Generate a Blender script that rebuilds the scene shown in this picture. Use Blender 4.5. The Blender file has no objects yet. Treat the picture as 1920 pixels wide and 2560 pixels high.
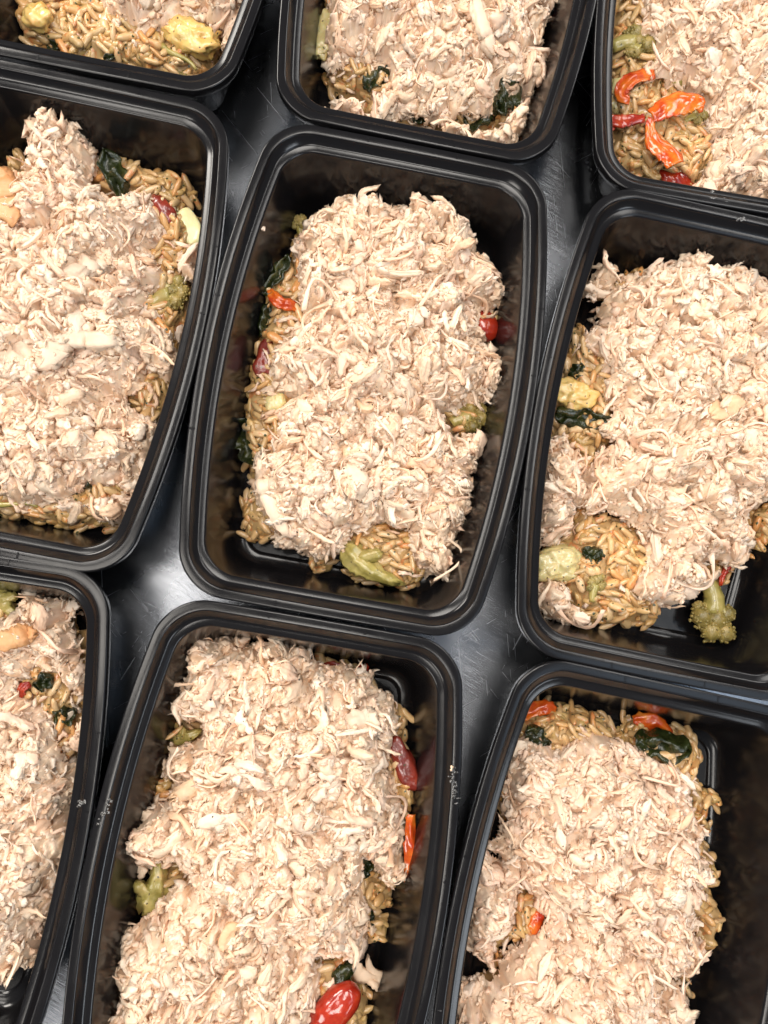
import bpy, math
import numpy as np
from mathutils import Matrix

# ------------------------------------------------------------------ camera, world, lamps, exposure
MM = 0.001
RIM_Z = 50.5                      # rim top above the steel, mm
CAM_H = 340.75                    # camera above the rim plane, mm
TX, TY, FPX = 0.111268, -0.051419, 1950.0
def cam_rot(tx, ty):
    cx, sx, cy, sy = math.cos(tx), math.sin(tx), math.cos(ty), math.sin(ty)
    Rx = np.array([[1, 0, 0], [0, cx, -sx], [0, sx, cx]])
    Ry = np.array([[cy, 0, sy], [0, 1, 0], [-sy, 0, cy]])
    return Ry @ Rx
RC = cam_rot(TX, TY)
scene = bpy.context.scene
COL = scene.collection
cam_data = bpy.data.cameras.new('camera')
cam_data.sensor_fit = 'VERTICAL'
cam_data.sensor_height = 24.0
cam_data.lens = FPX / 2560 * 24.0
cam_data.clip_start = 0.01
cam_data.clip_end = 50
cam = bpy.data.objects.new('camera', cam_data)
COL.objects.link(cam)
M4 = Matrix([list(RC[i]) + [0] for i in range(3)] + [[0, 0, 0, 1]])
cam.matrix_world = Matrix.Translation((0, 0, (RIM_Z + CAM_H) * MM)) @ M4
scene.camera = cam

world = bpy.data.worlds.new('World')
scene.world = world
world.use_nodes = True
bg = world.node_tree.nodes['Background']
bg.inputs['Color'].default_value = (0.80, 0.88, 1.0, 1)
bg.inputs['Strength'].default_value = 0.20

def area(name, loc, target, sx, sy, power, color):
    l = bpy.data.lights.new(name, 'AREA')
    l.shape = 'RECTANGLE'; l.size = sx; l.size_y = sy; l.energy = power; l.color = color
    o = bpy.data.objects.new(name, l); COL.objects.link(o)
    o.location = loc
    d = Matrix.Translation((0, 0, 0)).to_translation()
    from mathutils import Vector
    o.rotation_euler = (Vector(target) - Vector(loc)).to_track_quat('-Z', 'Y').to_euler()
    return o
area('ceiling_or_fill_lamp', (-0.64, -0.06, 1.75), (-0.64, -0.06, 0), 0.46, 0.36, 5.0, (1.0, 0.94, 0.86))
area('ceiling_or_fill_lamp', (0.90, -0.30, 1.75), (0.90, -0.30, 0), 0.70, 0.50, 2.2, (0.62, 0.80, 1.0))
area('ceiling_or_fill_lamp', (0.05, 0.58, 1.75), (0.05, 0.58, 0), 0.42, 0.70, 14, (1.0, 0.95, 0.88))  # four added overhead fill panels from here, placed so trays hide their reflections
area('ceiling_or_fill_lamp', (-0.17, -0.52, 1.75), (-0.17, -0.52, 0), 0.36, 0.50, 8, (1.0, 0.95, 0.88))
area('ceiling_or_fill_lamp', (0.90, 0.45, 1.75), (0.90, 0.45, 0), 0.34, 0.75, 8, (1.0, 0.97, 0.93))
area('ceiling_or_fill_lamp', (-0.72, 0.68, 1.75), (-0.72, 0.68, 0), 0.30, 0.75, 10, (1.0, 0.95, 0.88))
area('ceiling_or_fill_lamp', (-1.60, 1.95, 1.75), (0, 0.05, 0), 1.1, 0.7, 66, (1.0, 0.94, 0.86))  # four added diagonal fills, out of view, for side light and corner highlights
area('ceiling_or_fill_lamp', (1.60, 1.85, 1.75), (0, 0.05, 0), 1.1, 0.7, 20, (1.0, 0.97, 0.93))
area('ceiling_or_fill_lamp', (1.55, -1.50, 1.75), (0, 0.05, 0), 1.1, 0.7, 20, (0.86, 0.93, 1.0))
area('ceiling_or_fill_lamp', (-1.60, -1.50, 1.75), (0, 0.05, 0), 1.1, 0.7, 30, (1.0, 0.95, 0.88))

scene.view_settings.view_transform = 'Standard'
scene.view_settings.look = 'None'
scene.view_settings.exposure = 0.10
scene.view_settings.gamma = 1.0
scene.render.engine = 'CYCLES'
scene.cycles.use_denoising = True
scene.cycles.use_adaptive_sampling = True
scene.cycles.adaptive_threshold = 0.03
scene.cycles.max_bounces = 10
scene.cycles.diffuse_bounces = 8
scene.cycles.glossy_bounces = 3

# ------------------------------------------------------------------ numeric helpers
rng = np.random.default_rng(11)
def unproj(p, z):
    """photo pixel (1920x2560) -> world xy in mm on the horizontal plane z (mm)"""
    p = np.atleast_2d(np.asarray(p, float))
    d = np.stack([(p[:, 0] - 960) / FPX, -(p[:, 1] - 1280) / FPX, -np.ones(len(p))], 1) @ RC.T
    t = (z - (RIM_Z + CAM_H)) / d[:, 2]
    return d[:, :2] * t[:, None]
def project(q):
    d = (q - np.array([0, 0, RIM_Z + CAM_H])) @ RC
    return np.stack([960 + FPX * d[:, 0] / -d[:, 2], 1280 - FPX * d[:, 1] / -d[:, 2]], 1)
def _hash(i, j, k, seed):
    h = (i * 374761393 + j * 668265263 + k * 2147483647 + seed * 1274126177) & 0xffffffff
    h = ((h ^ (h >> 13)) * 1274126177) & 0xffffffff
    h = h ^ (h >> 16)
    return (h & 0xffffff) / float(0xffffff)
def vnoise(p, seed=0):
    p = np.asarray(p, float)
    if p.shape[-1] == 2: p = np.concatenate([p, np.zeros(p.shape[:-1] + (1,))], -1)
    i = np.floor(p).astype(np.int64); f = p - i; f = f * f * (3 - 2 * f)
    r = 0
    for a in (0, 1):
        for b in (0, 1):
            for c in (0, 1):
                w = (f[..., 0] if a else 1 - f[..., 0]) * (f[..., 1] if b else 1 - f[..., 1]) * (f[..., 2] if c else 1 - f[..., 2])
                r = r + w * _hash(i[..., 0] + a, i[..., 1] + b, i[..., 2] + c, seed)
    return r * 2 - 1
def fbm(p, seed=0, n=3):
    s, a, t = 0, 1.0, 0
    for o in range(n):
        s = s + a * vnoise(np.asarray(p) * 2 ** o, seed + 17 * o); t += a; a *= .5
    return s / t
def worley(p, seed=0):
    """2-D cellular noise: F1, F2, a random number per cell, cell centre"""
    i = np.floor(p).astype(np.int64)
    f1 = np.full(len(p), 9.); f2 = np.full(len(p), 9.); cid = np.zeros(len(p)); cen = np.zeros((len(p), 2))
    for a in (-1, 0, 1):
        for b in (-1, 0, 1):
            ci, cj = i[:, 0] + a, i[:, 1] + b
            c = np.stack([ci + _hash(ci, cj, 1, seed), cj + _hash(ci, cj, 2, seed)], 1)
            d = np.hypot(*(p - c).T)
            m = d < f1
            f2 = np.where(m, f1, np.minimum(f2, d))
            cid = np.where(m, _hash(ci, cj, 3, seed), cid); cen = np.where(m[:, None], c, cen)
            f1 = np.where(m, d, f1)
    return f1, f2, cid, cen
def poly_sd(p, poly):
    """signed distance, positive inside"""
    d2 = np.full(len(p), 1e18); ins = np.zeros(len(p), bool)
    n = len(poly)
    for i in range(n):
        a, b = poly[i], poly[(i + 1) % n]
        e = b - a; w = p - a
        t = np.clip((w @ e) / max(e @ e, 1e-9), 0, 1)
        q = w - t[:, None] * e
        d2 = np.minimum(d2, (q * q).sum(1))
        c = (a[1] > p[:, 1]) != (b[1] > p[:, 1])
        with np.errstate(divide='ignore', invalid='ignore'):
            xx = e[0] * (p[:, 1] - a[1]) / (e[1] if e[1] != 0 else 1e-12) + a[0]
        ins ^= c & (p[:, 0] < xx)
    return np.where(ins, 1, -1) * np.sqrt(d2)
def multi_sd(p, polys):
    p = p + 3.6 * np.stack([fbm(p / 10, 901), fbm(p / 10 + 40, 902)], 1)      # ragged edges
    return np.max([poly_sd(p, q) for q in polys], 0) if polys else np.full(len(p), -1e3)

# ------------------------------------------------------------------ mesh helpers
def outward(V, F):
    """turn the faces of a closed piece outwards"""
    if F is None or len(F) == 0: return F
    c = V.mean(0); a, b, d = V[F[:, 0]] - c, V[F[:, 1]] - c, V[F[:, 2]] - c
    return F[:, ::-1] if (np.cross(a, b) * d).sum() < 0 else F
def mesh_np(name, V, F3=None, F4=None, mats=(), smooth=True, color=None, uv=None):
    """V in mm; triangles and/or quads as index arrays"""
    me = bpy.data.meshes.new(name)
    F3 = np.zeros((0, 3), np.int64) if F3 is None else np.asarray(F3, np.int64)
    F4 = np.zeros((0, 4), np.int64) if F4 is None else np.asarray(F4, np.int64)
    me.vertices.add(len(V)); me.vertices.foreach_set('co', (np.asarray(V, float) * MM).ravel())
    li = np.concatenate([F3.ravel(), F4.ravel()])
    me.loops.add(len(li)); me.loops.foreach_set('vertex_index', li)
    n = len(F3) + len(F4)
    me.polygons.add(n)
    ls = np.concatenate([np.arange(len(F3)) * 3, len(F3) * 3 + np.arange(len(F4)) * 4])
    me.polygons.foreach_set('loop_start', ls)
    me.polygons.foreach_set('use_smooth', np.full(n, smooth))
    if color is not None:
        at = me.attributes.new('tint', 'FLOAT_COLOR', 'POINT')
        at.data.foreach_set('color', np.concatenate([color, np.ones((len(V), 1))], 1).astype(np.float32).ravel())
    if uv is not None:
        l = me.uv_layers.new(name='uv')
        l.data.foreach_set('uv', uv[li].astype(np.float32).ravel())
    for m in mats: me.materials.append(m)
    me.update(calc_edges=True); me.validate()
    return me
def link(name, data, parent=None, loc=None, kind=None):
    o = bpy.data.objects.new(name, data); COL.objects.link(o)
    if parent is not None: o.parent = parent
    if loc is not None: o.location = loc
    if kind: o['kind'] = kind
    return o
def thing(name, label, cat, group=None, data=None, loc=(0, 0, 0)):
    o = link(name, data, loc=loc)
    o['label'] = label; o['category'] = cat
    if group: o['group'] = group
    return o
def tube(spine, rad, ns, squash=1.0, cap=True, rngl=None, rough=0.0, up=(0, 0, 1)):
    """tube round a polyline; returns V, F3, F4"""
    spine = np.asarray(spine, float); n = len(spine)
    T = np.gradient(spine, axis=0); T /= np.linalg.norm(T, axis=1)[:, None] + 1e-9
    U = np.tile(np.asarray(up, float), (n, 1))
    S = np.cross(U, T); S /= np.linalg.norm(S, axis=1)[:, None] + 1e-9
    N = np.cross(T, S)
    a = np.arange(ns) / ns * 2 * np.pi
    r = np.asarray(rad, float)[:, None] * np.ones(ns)[None]
    if rough: r = r * (1 + rough * rngl.standard_normal(r.shape))
    V = spine[:, None] + r[..., None] * (np.cos(a)[None, :, None] * S[:, None] + squash * np.sin(a)[None, :, None] * N[:, None])
    V = V.reshape(-1, 3)
    F4 = []
    for i in range(n - 1):
        for k in range(ns):
            k2 = (k + 1) % ns
            F4.append((i * ns + k, i * ns + k2, (i + 1) * ns + k2, (i + 1) * ns + k))
    F3 = []
    if cap:
        V = np.concatenate([V, [spine[0], spine[-1]]]); c0, c1 = n * ns, n * ns + 1
        for k in range(ns):
            k2 = (k + 1) % ns
            F3.append((c0, k2, k)); F3.append((c1, (n - 1) * ns + k, (n - 1) * ns + k2))
    return V, outward(V, np.array(F3)), outward(V, np.array(F4))

# ------------------------------------------------------------------ materials
def nt(name):
    m = bpy.data.materials.new(name); m.use_nodes = True
    t = m.node_tree; b = t.nodes['Principled BSDF']
    return m, t, b
def nd(t, typ, **kw):
    n = t.nodes.new(typ)
    for k, v in kw.items():
        if k in n.inputs.keys() if hasattr(n.inputs, 'keys') else False: n.inputs[k].default_value = v
        else: setattr(n, k, v)
    return n
def ramp(t, fac, stops):
    r = t.nodes.new('ShaderNodeValToRGB')
    e = r.color_ramp.elements
    while len(e) < len(stops): e.new(0.5)
    for x, (p, c) in zip(e, stops): x.position = p; x.color = (*c, 1)
    t.links.new(fac, r.inputs['Fac'])
    return r.outputs['Color']
def mixc(t, fac, a, b, mode='MIX'):
    m = t.nodes.new('ShaderNodeMix'); m.data_type = 'RGBA'; m.blend_type = mode
    for s, v in ((m.inputs[0], fac), (m.inputs[6], a), (m.inputs[7], b)):
        if isinstance(v, (int, float)): s.default_value = v
        elif isinstance(v, tuple): s.default_value = (*v, 1)
        else: t.links.new(v, s)
    return m.outputs[2]
def math_(t, op, a, b=None, clamp=False):
    m = t.nodes.new('ShaderNodeMath'); m.operation = op; m.use_clamp = clamp
    for i, v in enumerate((a, b)):
        if v is None: continue
        if isinstance(v, (int, float)): m.inputs[i].default_value = v
        else: t.links.new(v, m.inputs[i])
    return m.outputs[0]
def noise(t, co, scale, detail=3, rough=.55):
    n = t.nodes.new('ShaderNodeTexNoise'); n.inputs['Scale'].default_value = scale
    n.inputs['Detail'].default_value = detail; n.inputs['Roughness'].default_value = rough
    t.links.new(co, n.inputs['Vector'])
    return n.outputs['Fac']
def coords(t, kind='Object'):
    return t.nodes.new('ShaderNodeTexCoord').outputs[kind]
def scaled(t, co, s, rot=(0, 0, 0)):
    if any(rot):
        q = t.nodes.new('ShaderNodeMapping'); q.inputs['Rotation'].default_value = rot
        t.links.new(co, q.inputs['Vector']); co = q.outputs['Vector']
    m = t.nodes.new('ShaderNodeMapping'); m.inputs['Scale'].default_value = s
    t.links.new(co, m.inputs['Vector']); return m.outputs['Vector']
def bump(t, b, h, strength, dist):
    n = t.nodes.new('ShaderNodeBump'); n.inputs['Strength'].default_value = strength; n.inputs['Distance'].default_value = dist
    t.links.new(h, n.inputs['Height']); t.links.new(n.outputs['Normal'], b.inputs['Normal'])
def specks(t, co, scale, size, keep):
    """sparse round flecks: 1 inside a fleck"""
    v = t.nodes.new('ShaderNodeTexVoronoi'); v.inputs['Scale'].default_value = scale
    w = t.nodes.new('ShaderNodeTexNoise'); w.inputs['Scale'].default_value = scale * 2.2; t.links.new(co, w.inputs['Vector'])
    ad = t.nodes.new('ShaderNodeVectorMath'); ad.operation = 'MULTIPLY_ADD'
    ad.inputs[1].default_value = (.55 / scale,) * 3
    t.links.new(w.outputs['Color'], ad.inputs[0]); t.links.new(co, ad.inputs[2])
    t.links.new(ad.outputs[0], v.inputs['Vector'])
    sep = t.nodes.new('ShaderNodeSeparateColor'); t.links.new(v.outputs['Color'], sep.inputs[0])
    a = math_(t, 'LESS_THAN', v.outputs['Distance'], size)
    c = math_(t, 'LESS_THAN', sep.outputs[0], keep)
    return math_(t, 'MULTIPLY', a, c)
def rnd(t): return t.nodes.new('ShaderNodeObjectInfo').outputs['Random']
def offset_by_random(t, co):
    v = t.nodes.new('ShaderNodeVectorMath'); v.operation = 'ADD'
    k = t.nodes.new('ShaderNodeVectorMath'); k.operation = 'SCALE'; k.inputs[0].default_value = (3, 5, 7)
    t.links.new(rnd(t), k.inputs['Scale']); t.links.new(co, v.inputs[0]); t.links.new(k.outputs[0], v.inputs[1])
    return v.outputs[0]

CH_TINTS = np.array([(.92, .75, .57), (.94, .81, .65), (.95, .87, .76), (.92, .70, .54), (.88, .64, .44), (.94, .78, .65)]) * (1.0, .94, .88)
def chicken_material(name, source, base=None):
    m, t, b = nt(name)
    co = offset_by_random(t, coords(t))
    if source == 'attr':
        a = t.nodes.new('ShaderNodeAttribute'); a.attribute_name = 'tint'; c = a.outputs['Color']
    elif source == 'random':
        c = ramp(t, rnd(t), [(0, tuple(CH_TINTS[0])), (.25, tuple(CH_TINTS[1])), (.45, tuple(CH_TINTS[2])), (.62, tuple(CH_TINTS[5])), (.82, tuple(CH_TINTS[3])), (1, tuple(CH_TINTS[4]))])
    else:
        c = ramp(t, noise(t, co, 90, 3), [(.3, base[0]), (.7, base[1])])
    n1 = noise(t, co, 260, 3)
    c = mixc(t, math_(t, 'MULTIPLY', n1, .30), c, (.90, .64, .45))
    c = mixc(t, specks(t, co, 380, .17, .06), c, (.03, .022, .016))
    t.links.new(c, b.inputs['Base Color'])
    b.inputs['Roughness'].default_value = .40
    b.inputs['Specular IOR Level'].default_value = .42
    fib = noise(t, scaled(t, co, (250, 1500, 1500)), 1.0, 2)
    h = math_(t, 'ADD', math_(t, 'MULTIPLY', fib, .6), noise(t, co, 900, 3))
    bump(t, b, h, .35, .0006)
    tl = t.nodes.new('ShaderNodeBsdfTranslucent'); t.links.new(c, tl.inputs['Color'])
    mx = t.nodes.new('ShaderNodeMixShader'); mx.inputs[0].default_value = .28
    t.links.new(b.outputs[0], mx.inputs[1]); t.links.new(tl.outputs[0], mx.inputs[2])
    t.links.new(mx.outputs[0], t.nodes['Material Output'].inputs['Surface'])
    return m
M_MASS = chicken_material('chicken_mass', 'attr')
M_PIECE = chicken_material('chicken_piece', 'random')
M_SKIN = chicken_material('chicken_browned', 'fixed', ((.60, .25, .07), (.76, .45, .20)))
M_TAN = chicken_material('chicken_tan', 'fixed', ((.80, .50, .27), (.88, .66, .45)))
M_SMOOTH = chicken_material('chicken_smooth', 'fixed', ((.82, .62, .46), (.86, .72, .56)))

def pasta_material(name, source):
    m, t, b = nt(name)
    co = offset_by_random(t, coords(t))
    if source == 'attr':
        a = t.nodes.new('ShaderNodeAttribute'); a.attribute_name = 'tint'; c = a.outputs['Color']
    else:
        c = ramp(t, rnd(t), [(0, (.56, .345, .145)), (.2, (.72, .51, .28)), (.38, (.42, .29, .125)), (.55, (.66, .42, .19)), (.72, (.50, .33, .14)), (.88, (.60, .32, .11)), (1, (.62, .26, .07))])
    c = mixc(t, math_(t, 'MULTIPLY', noise(t, co, 170, 3), .6), c, (.50, .29, .13))
    c = mixc(t, math_(t, 'MULTIPLY', math_(t, 'GREATER_THAN', noise(t, co, 220, 2), .62), .5), c, (.55, .13, .03))
    c = mixc(t, specks(t, co, 420, .26, .22), c, (.05, .055, .014))
    t.links.new(c, b.inputs['Base Color'])
    b.inputs['Roughness'].default_value = .28
    b.inputs['Coat Weight'].default_value = .35; b.inputs['Coat Roughness'].default_value = .12
    bump(t, b, noise(t, co, 650, 3), .35, .0006)
    return m
M_ORZO = pasta_material('orzo_pasta', 'random')
M_BED = pasta_material('orzo_bed', 'attr')

def veg_material(name, stops, rough=.3, scale=120, sss=.2, bumpd=.0005, coat=.3, spk=True, bs=600):
    m, t, b = nt(name)
    co = offset_by_random(t, coords(t))
    c = ramp(t, noise(t, co, scale, 4, .6), stops)
    if spk: c = mixc(t, specks(t, co, 480, .24, .16), c, (.07, .055, .02))
    t.links.new(c, b.inputs['Base Color'])
    b.inputs['Roughness'].default_value = rough
    b.inputs['Subsurface Weight'].default_value = sss
    b.inputs['Subsurface Radius'].default_value = (1.0, .5, .2)
    b.inputs['Subsurface Scale'].default_value = .0016
    b.inputs['Coat Weight'].default_value = coat; b.inputs['Coat Roughness'].default_value = .1
    bump(t, b, noise(t, co, bs, 3), .4, bumpd)
    return m
M_SPIN = veg_material('spinach', [(.3, (.007, .010, .003)), (.55, (.020, .026, .006)), (.8, (.07, .07, .015))], .25, 140, .0, .0010, .15)
M_TOM = veg_material('tomato_red', [(.3, (.20, .010, .005)), (.55, (.33, .024, .009)), (.75, (.46, .07, .015))], .14, 130, .0, .0003, .2, False, 220)
M_TOMO = veg_material('tomato_orange', [(.3, (.32, .018, .004)), (.5, (.50, .075, .007)), (.72, (.58, .18, .018))], .14, 150, .0, .0003, .2, False, 260)
M_TOMD = veg_material('tomato_dark', [(.25, (.11, .012, .008)), (.6, (.24, .03, .016)), (.85, (.34, .08, .03))], .25, 120, .2, .0006, .4, True, 400)
M_BROS = veg_material('broccoli_stalk', [(.3, (.20, .165, .035)), (.5, (.33, .27, .075)), (.7, (.44, .33, .12)), (.8, (.50, .26, .09))], .3, 130, .0, .0005, .35)
M_BROF = veg_material('broccoli_head', [(.3, (.12, .095, .02)), (.55, (.26, .19, .05)), (.8, (.44, .31, .11))], .4, 160, .15, .0009, .15, True, 900)
M_PALE = veg_material('pale_vegetable', [(.3, (.50, .40, .15)), (.6, (.60, .50, .24)), (.85, (.62, .40, .14))], .28, 70, .35, .0004, .4)
M_GOLD = veg_material('golden_vegetable', [(.3, (.62, .34, .08)), (.55, (.66, .46, .16)), (.85, (.64, .24, .05))], .28, 80, .35, .0004, .4)
M_CHEESE = veg_material('pale_potato', [(.3, (.66, .60, .30)), (.7, (.74, .68, .40))], .3, 60, .4, .0002, .3, False)

def plastic(name, rim):
    m, t, b = nt(name)
    b.inputs['Base Color'].default_value = (.006, .0055, .006, 1)
    uvc = coords(t, 'UV'); co = coords(t)
    b.inputs['Specular IOR Level'].default_value = .30
    if rim:
        str_ = noise(t, scaled(t, uvc, (.015, 3.2, 1)), 1.0, 3)
        h = math_(t, 'ADD', str_, math_(t, 'MULTIPLY', noise(t, co, 180, 3), .25))
        bump(t, b, h, .06, .0002)
        r = ramp(t, noise(t, co, 60, 4), [(.3, (.12,) * 3), (.75, (.20,) * 3)])
    else:
        h = noise(t, co, 90, 3)
        bump(t, b, h, .02, .0006)
        r = ramp(t, noise(t, co, 45, 4), [(.3, (.15,) * 3), (.75, (.22,) * 3)])
    t.links.new(r, b.inputs['Roughness'])
    return m
M_RIM = plastic('black_plastic_rim', True)
M_WALL = plastic('black_plastic', False)

def steel():
    m, t, b = nt('brushed_steel')
    co = coords(t)
    b.inputs['Metallic'].default_value = 1.0
    c = ramp(t, noise(t, co, 14, 4), [(.3, (.17, .18, .20)), (.7, (.25, .26, .28))])
    grain = noise(t, scaled(t, co, (45, 2600, 1), (0, 0, .55)), 1.0, 2)
    h = math_(t, 'MULTIPLY', grain, .7)
    sc = None
    for i, (a, f) in enumerate(((.9, 1.0), (-.5, 1.3), (2.1, .8), (1.5, 1.1))):
        n = noise(t, scaled(t, co, (11 * f, 1100 * f, 1), (0, 0, a)), 1.0, 1)
        line = math_(t, 'GREATER_THAN', n, .715)
        br = math_(t, 'GREATER_THAN', noise(t, scaled(t, co, (1, 1, 1), (0, 0, a)), 60 + 9 * i, 2), .50)
        line = math_(t, 'MULTIPLY', line, br)
        sc = line if sc is None else math_(t, 'MAXIMUM', sc, line)
    h = math_(t, 'ADD', h, math_(t, 'MULTIPLY', sc, .9))
    t.links.new(mixc(t, math_(t, 'MULTIPLY', sc, .35), c, (.6, .62, .66)), b.inputs['Base Color'])
    r = ramp(t, noise(t, co, 26, 4), [(.3, (.20,) * 3), (.75, (.31,) * 3)])
    r2 = mixc(t, math_(t, 'MULTIPLY', sc, .6), r, (.5, .5, .5))
    t.links.new(r2, b.inputs['Roughness'])
    bump(t, b, h, .5, .00018)
    return m
M_STEEL = steel()

# ------------------------------------------------------------------ the steel table (setting)
g = 900.0
top = mesh_np('table_top', np.array([(-g, -g, 0), (g, -g, 0), (g, g, 0), (-g, g, 0)]), F4=[(0, 1, 2, 3)], mats=[M_STEEL], smooth=False)
link('table_top', top, kind='structure')

# ------------------------------------------------------------------ the trays
A0, B0, SX, SY, RC0 = 111.0, 75.77, 11.88, 0.39, 17.97
def tray_sdf(u, v):
    b = B0 - SX * (v / A0) ** 2; a = A0 - SY * (u / B0) ** 2
    qx = np.abs(u) - b + RC0; qy = np.abs(v) - a + RC0
    return np.hypot(np.maximum(qx, 0), np.maximum(qy, 0)) + np.minimum(np.maximum(qx, qy), 0) - RC0
def outline(d, r):
    b, a = B0 - d, A0 - d
    P, S = [], []
    na, nl, ns_ = 16, 26, 14
    def arc(cx, cy, t0):
        return [(cx + r * math.cos(t0 + math.pi / 2 * i / na), cy + r * math.sin(t0 + math.pi / 2 * i / na)) for i in range(na)]
    seg = lambda p, q, n: [(p[0] + (q[0] - p[0]) * i / n, p[1] + (q[1] - p[1]) * i / n) for i in range(n)]
    P += seg((b, -a + r), (b, a - r), nl) + arc(b - r, a - r, 0)
    P += seg((b - r, a), (-b + r, a), ns_) + arc(-b + r, a - r, math.pi / 2)
    P += seg((-b, a - r), (-b, -a + r), nl) + arc(-b + r, -a + r, math.pi)
    P += seg((-b + r, -a), (b - r, -a), ns_) + arc(b - r, -a + r, 1.5 * math.pi)
    P = np.array(P)
    u, v = P[:, 0], P[:, 1]
    u2 = u - np.sign(u) * np.minimum(np.abs(u) / (b - r), 1) * SX * (v / A0) ** 2
    v2 = v - np.sign(v) * np.minimum(np.abs(v) / (a - r), 1) * SY * (u / B0) ** 2
    return np.stack([u2, v2], 1)
def rings(name, prof, mat, close=None):
    V, UV = [], []
    npt = None
    for j, (d, z) in enumerate(prof):
        o = outline(d, max(RC0 - .45 * d, 6.5)); npt = len(o)
        V.append(np.concatenate([o, np.full((npt, 1), z)], 1))
        per = np.concatenate([[0], np.cumsum(np.linalg.norm(np.diff(o, axis=0), axis=1))])
        UV.append(np.stack([per, np.full(npt, d - z)], 1))
    V = np.concatenate(V); UV = np.concatenate(UV)
    F4 = [(j * npt + k, j * npt + (k + 1) % npt, (j + 1) * npt + (k + 1) % npt, (j + 1) * npt + k) for j in range(len(prof) - 1) for k in range(npt)]
    F3 = []
    for (ring, z) in (close or []):
        V = np.concatenate([V, [(0, 0, z)]]); UV = np.concatenate([UV, [(0, 0)]])
        c = len(V) - 1
        F3 += [(ring * npt + k, ring * npt + (k + 1) % npt, c) for k in range(npt)]
    return mesh_np(name, V, np.array(F3) if F3 else None, np.array(F4), [mat], uv=UV)
RIMP = [(.35, -4.4), (.0, -4.5), (-.1, -4.3), (-.05, -.75), (.05, -.3), (.45, -.04), (.8, 0), (2.2, 0), (3.7, 0), (4.1, -.08), (4.4, -.4), (4.6, -.8)]
WALLP = [(4.6, -.8), (5.0, -1.5), (6.6, -3.4), (7.0, -3.75), (7.4, -4.0), (7.9, -4.15), (9.9, -4.42), (10.5, -4.8), (10.75, -5.25), (10.95, -6.2), (12.3, -14), (14.2, -25), (16.2, -36.5), (16.9, -40.5), (17.4, -43), (18.3, -45.2), (19.6, -46.8), (21.2, -47.7), (23.0, -48), (23.7, -48.1), (24.1, -48.4), (24.5, -48.9), (25, -49.1)]
OUTP = [(.35, -4.4), (3.4, -1.6), (4.0, -1.6), (6.2, -4.8), (9.6, -5.6), (9.9, -6.4), (15.3, -37), (16.3, -43.5), (17.6, -46.8), (20.0, -49), (23, -49.8), (24, -50)]
me_rim = rings('rim', RIMP, M_RIM)
me_wall = rings('wall', WALLP, M_WALL)
me_out = rings('outer_wall', OUTP, M_WALL)
me_base = rings('base', [(25, -49.1), (30, -49.2)], M_WALL, close=[(1, -49.2)])
def inset_at(z):
    d = np.array([p[0] for p in WALLP]); zz = np.array([p[1] for p in WALLP])
    return np.interp(-z, -zz, d)
# small mould notch on the rim
nv = np.array([(-.5, -1.3, 0), (.5, -1.3, 0), (.35, 1.2, 0), (-.35, 1.2, 0), (-.25, -1.1, .28), (.25, -1.1, .28), (.12, .9, .22), (-.12, .9, .22)])
nf = [(0, 1, 5, 4), (1, 2, 6, 5), (2, 3, 7, 6), (3, 0, 4, 7), (4, 5, 6, 7)]
me_notch = mesh_np('notch', nv, F4=nf, mats=[M_RIM], smooth=False)

TRAYS = {
 'T1': (-101.22, 350.75, -.1728, 'black plastic meal tray cut off at the top left corner, mostly orzo showing'),
 'T2': (50.13, 321.67, -.1786, 'black plastic meal tray at the top edge between the two top corner trays'),
 'T3': (197.81, 293.36, -.1473, 'black plastic meal tray in the top right corner holding red pepper strips'),
 'M1': (-138.11, 129.25, -.1915, 'black plastic meal tray at the left edge, beside the centre tray'),
 'M2': (11.16, 101.52, -.1736, 'whole black plastic meal tray in the centre of the picture'),
 'M3': (160.44, 73.56, -.1990, 'black plastic meal tray at the right edge with a broccoli floret at its bottom'),
 'B1': (-180.35, -88.70, -.1458, 'narrow slice of black plastic meal tray in the bottom left corner'),
 'B2': (-30.70, -117.65, -.1702, 'black plastic meal tray at the bottom, below the centre tray'),
 'B3': (119.39, -145.14, -.2158, 'black plastic meal tray in the bottom right corner with an empty right side'),
}
def to_local(k, p):
    cx, cy, th = TRAYS[k][:3]; c, s = math.cos(th), math.sin(th)
    w = p - [cx, cy]
    return np.stack([w[:, 0] * c + w[:, 1] * s, -w[:, 0] * s + w[:, 1] * c], 1)
def to_world(k, p):
    cx, cy, th = TRAYS[k][:3]; c, s = math.cos(th), math.sin(th)
    return np.stack([p[:, 0] * c - p[:, 1] * s + cx, p[:, 0] * s + p[:, 1] * c + cy], 1)
def push_in(k, p, z, rad):
    """keep points (world mm) inside the tray's inner wall"""
    p = p.copy()
    for it in range(4):
        q = to_local(k, p); e = .5
        d = tray_sdf(q[:, 0], q[:, 1])
        lim = -(inset_at(np.minimum(z - RIM_Z, -1.0)) + rad)
        over = np.where(z > RIM_Z - 1, 0, np.maximum(d - lim, 0))
        gx = (tray_sdf(q[:, 0] + e, q[:, 1]) - d) / e; gy = (tray_sdf(q[:, 0], q[:, 1] + e) - d) / e
        q = q - np.stack([gx, gy], 1) * over[:, None]
        p = to_world(k, q)
    return p
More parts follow.
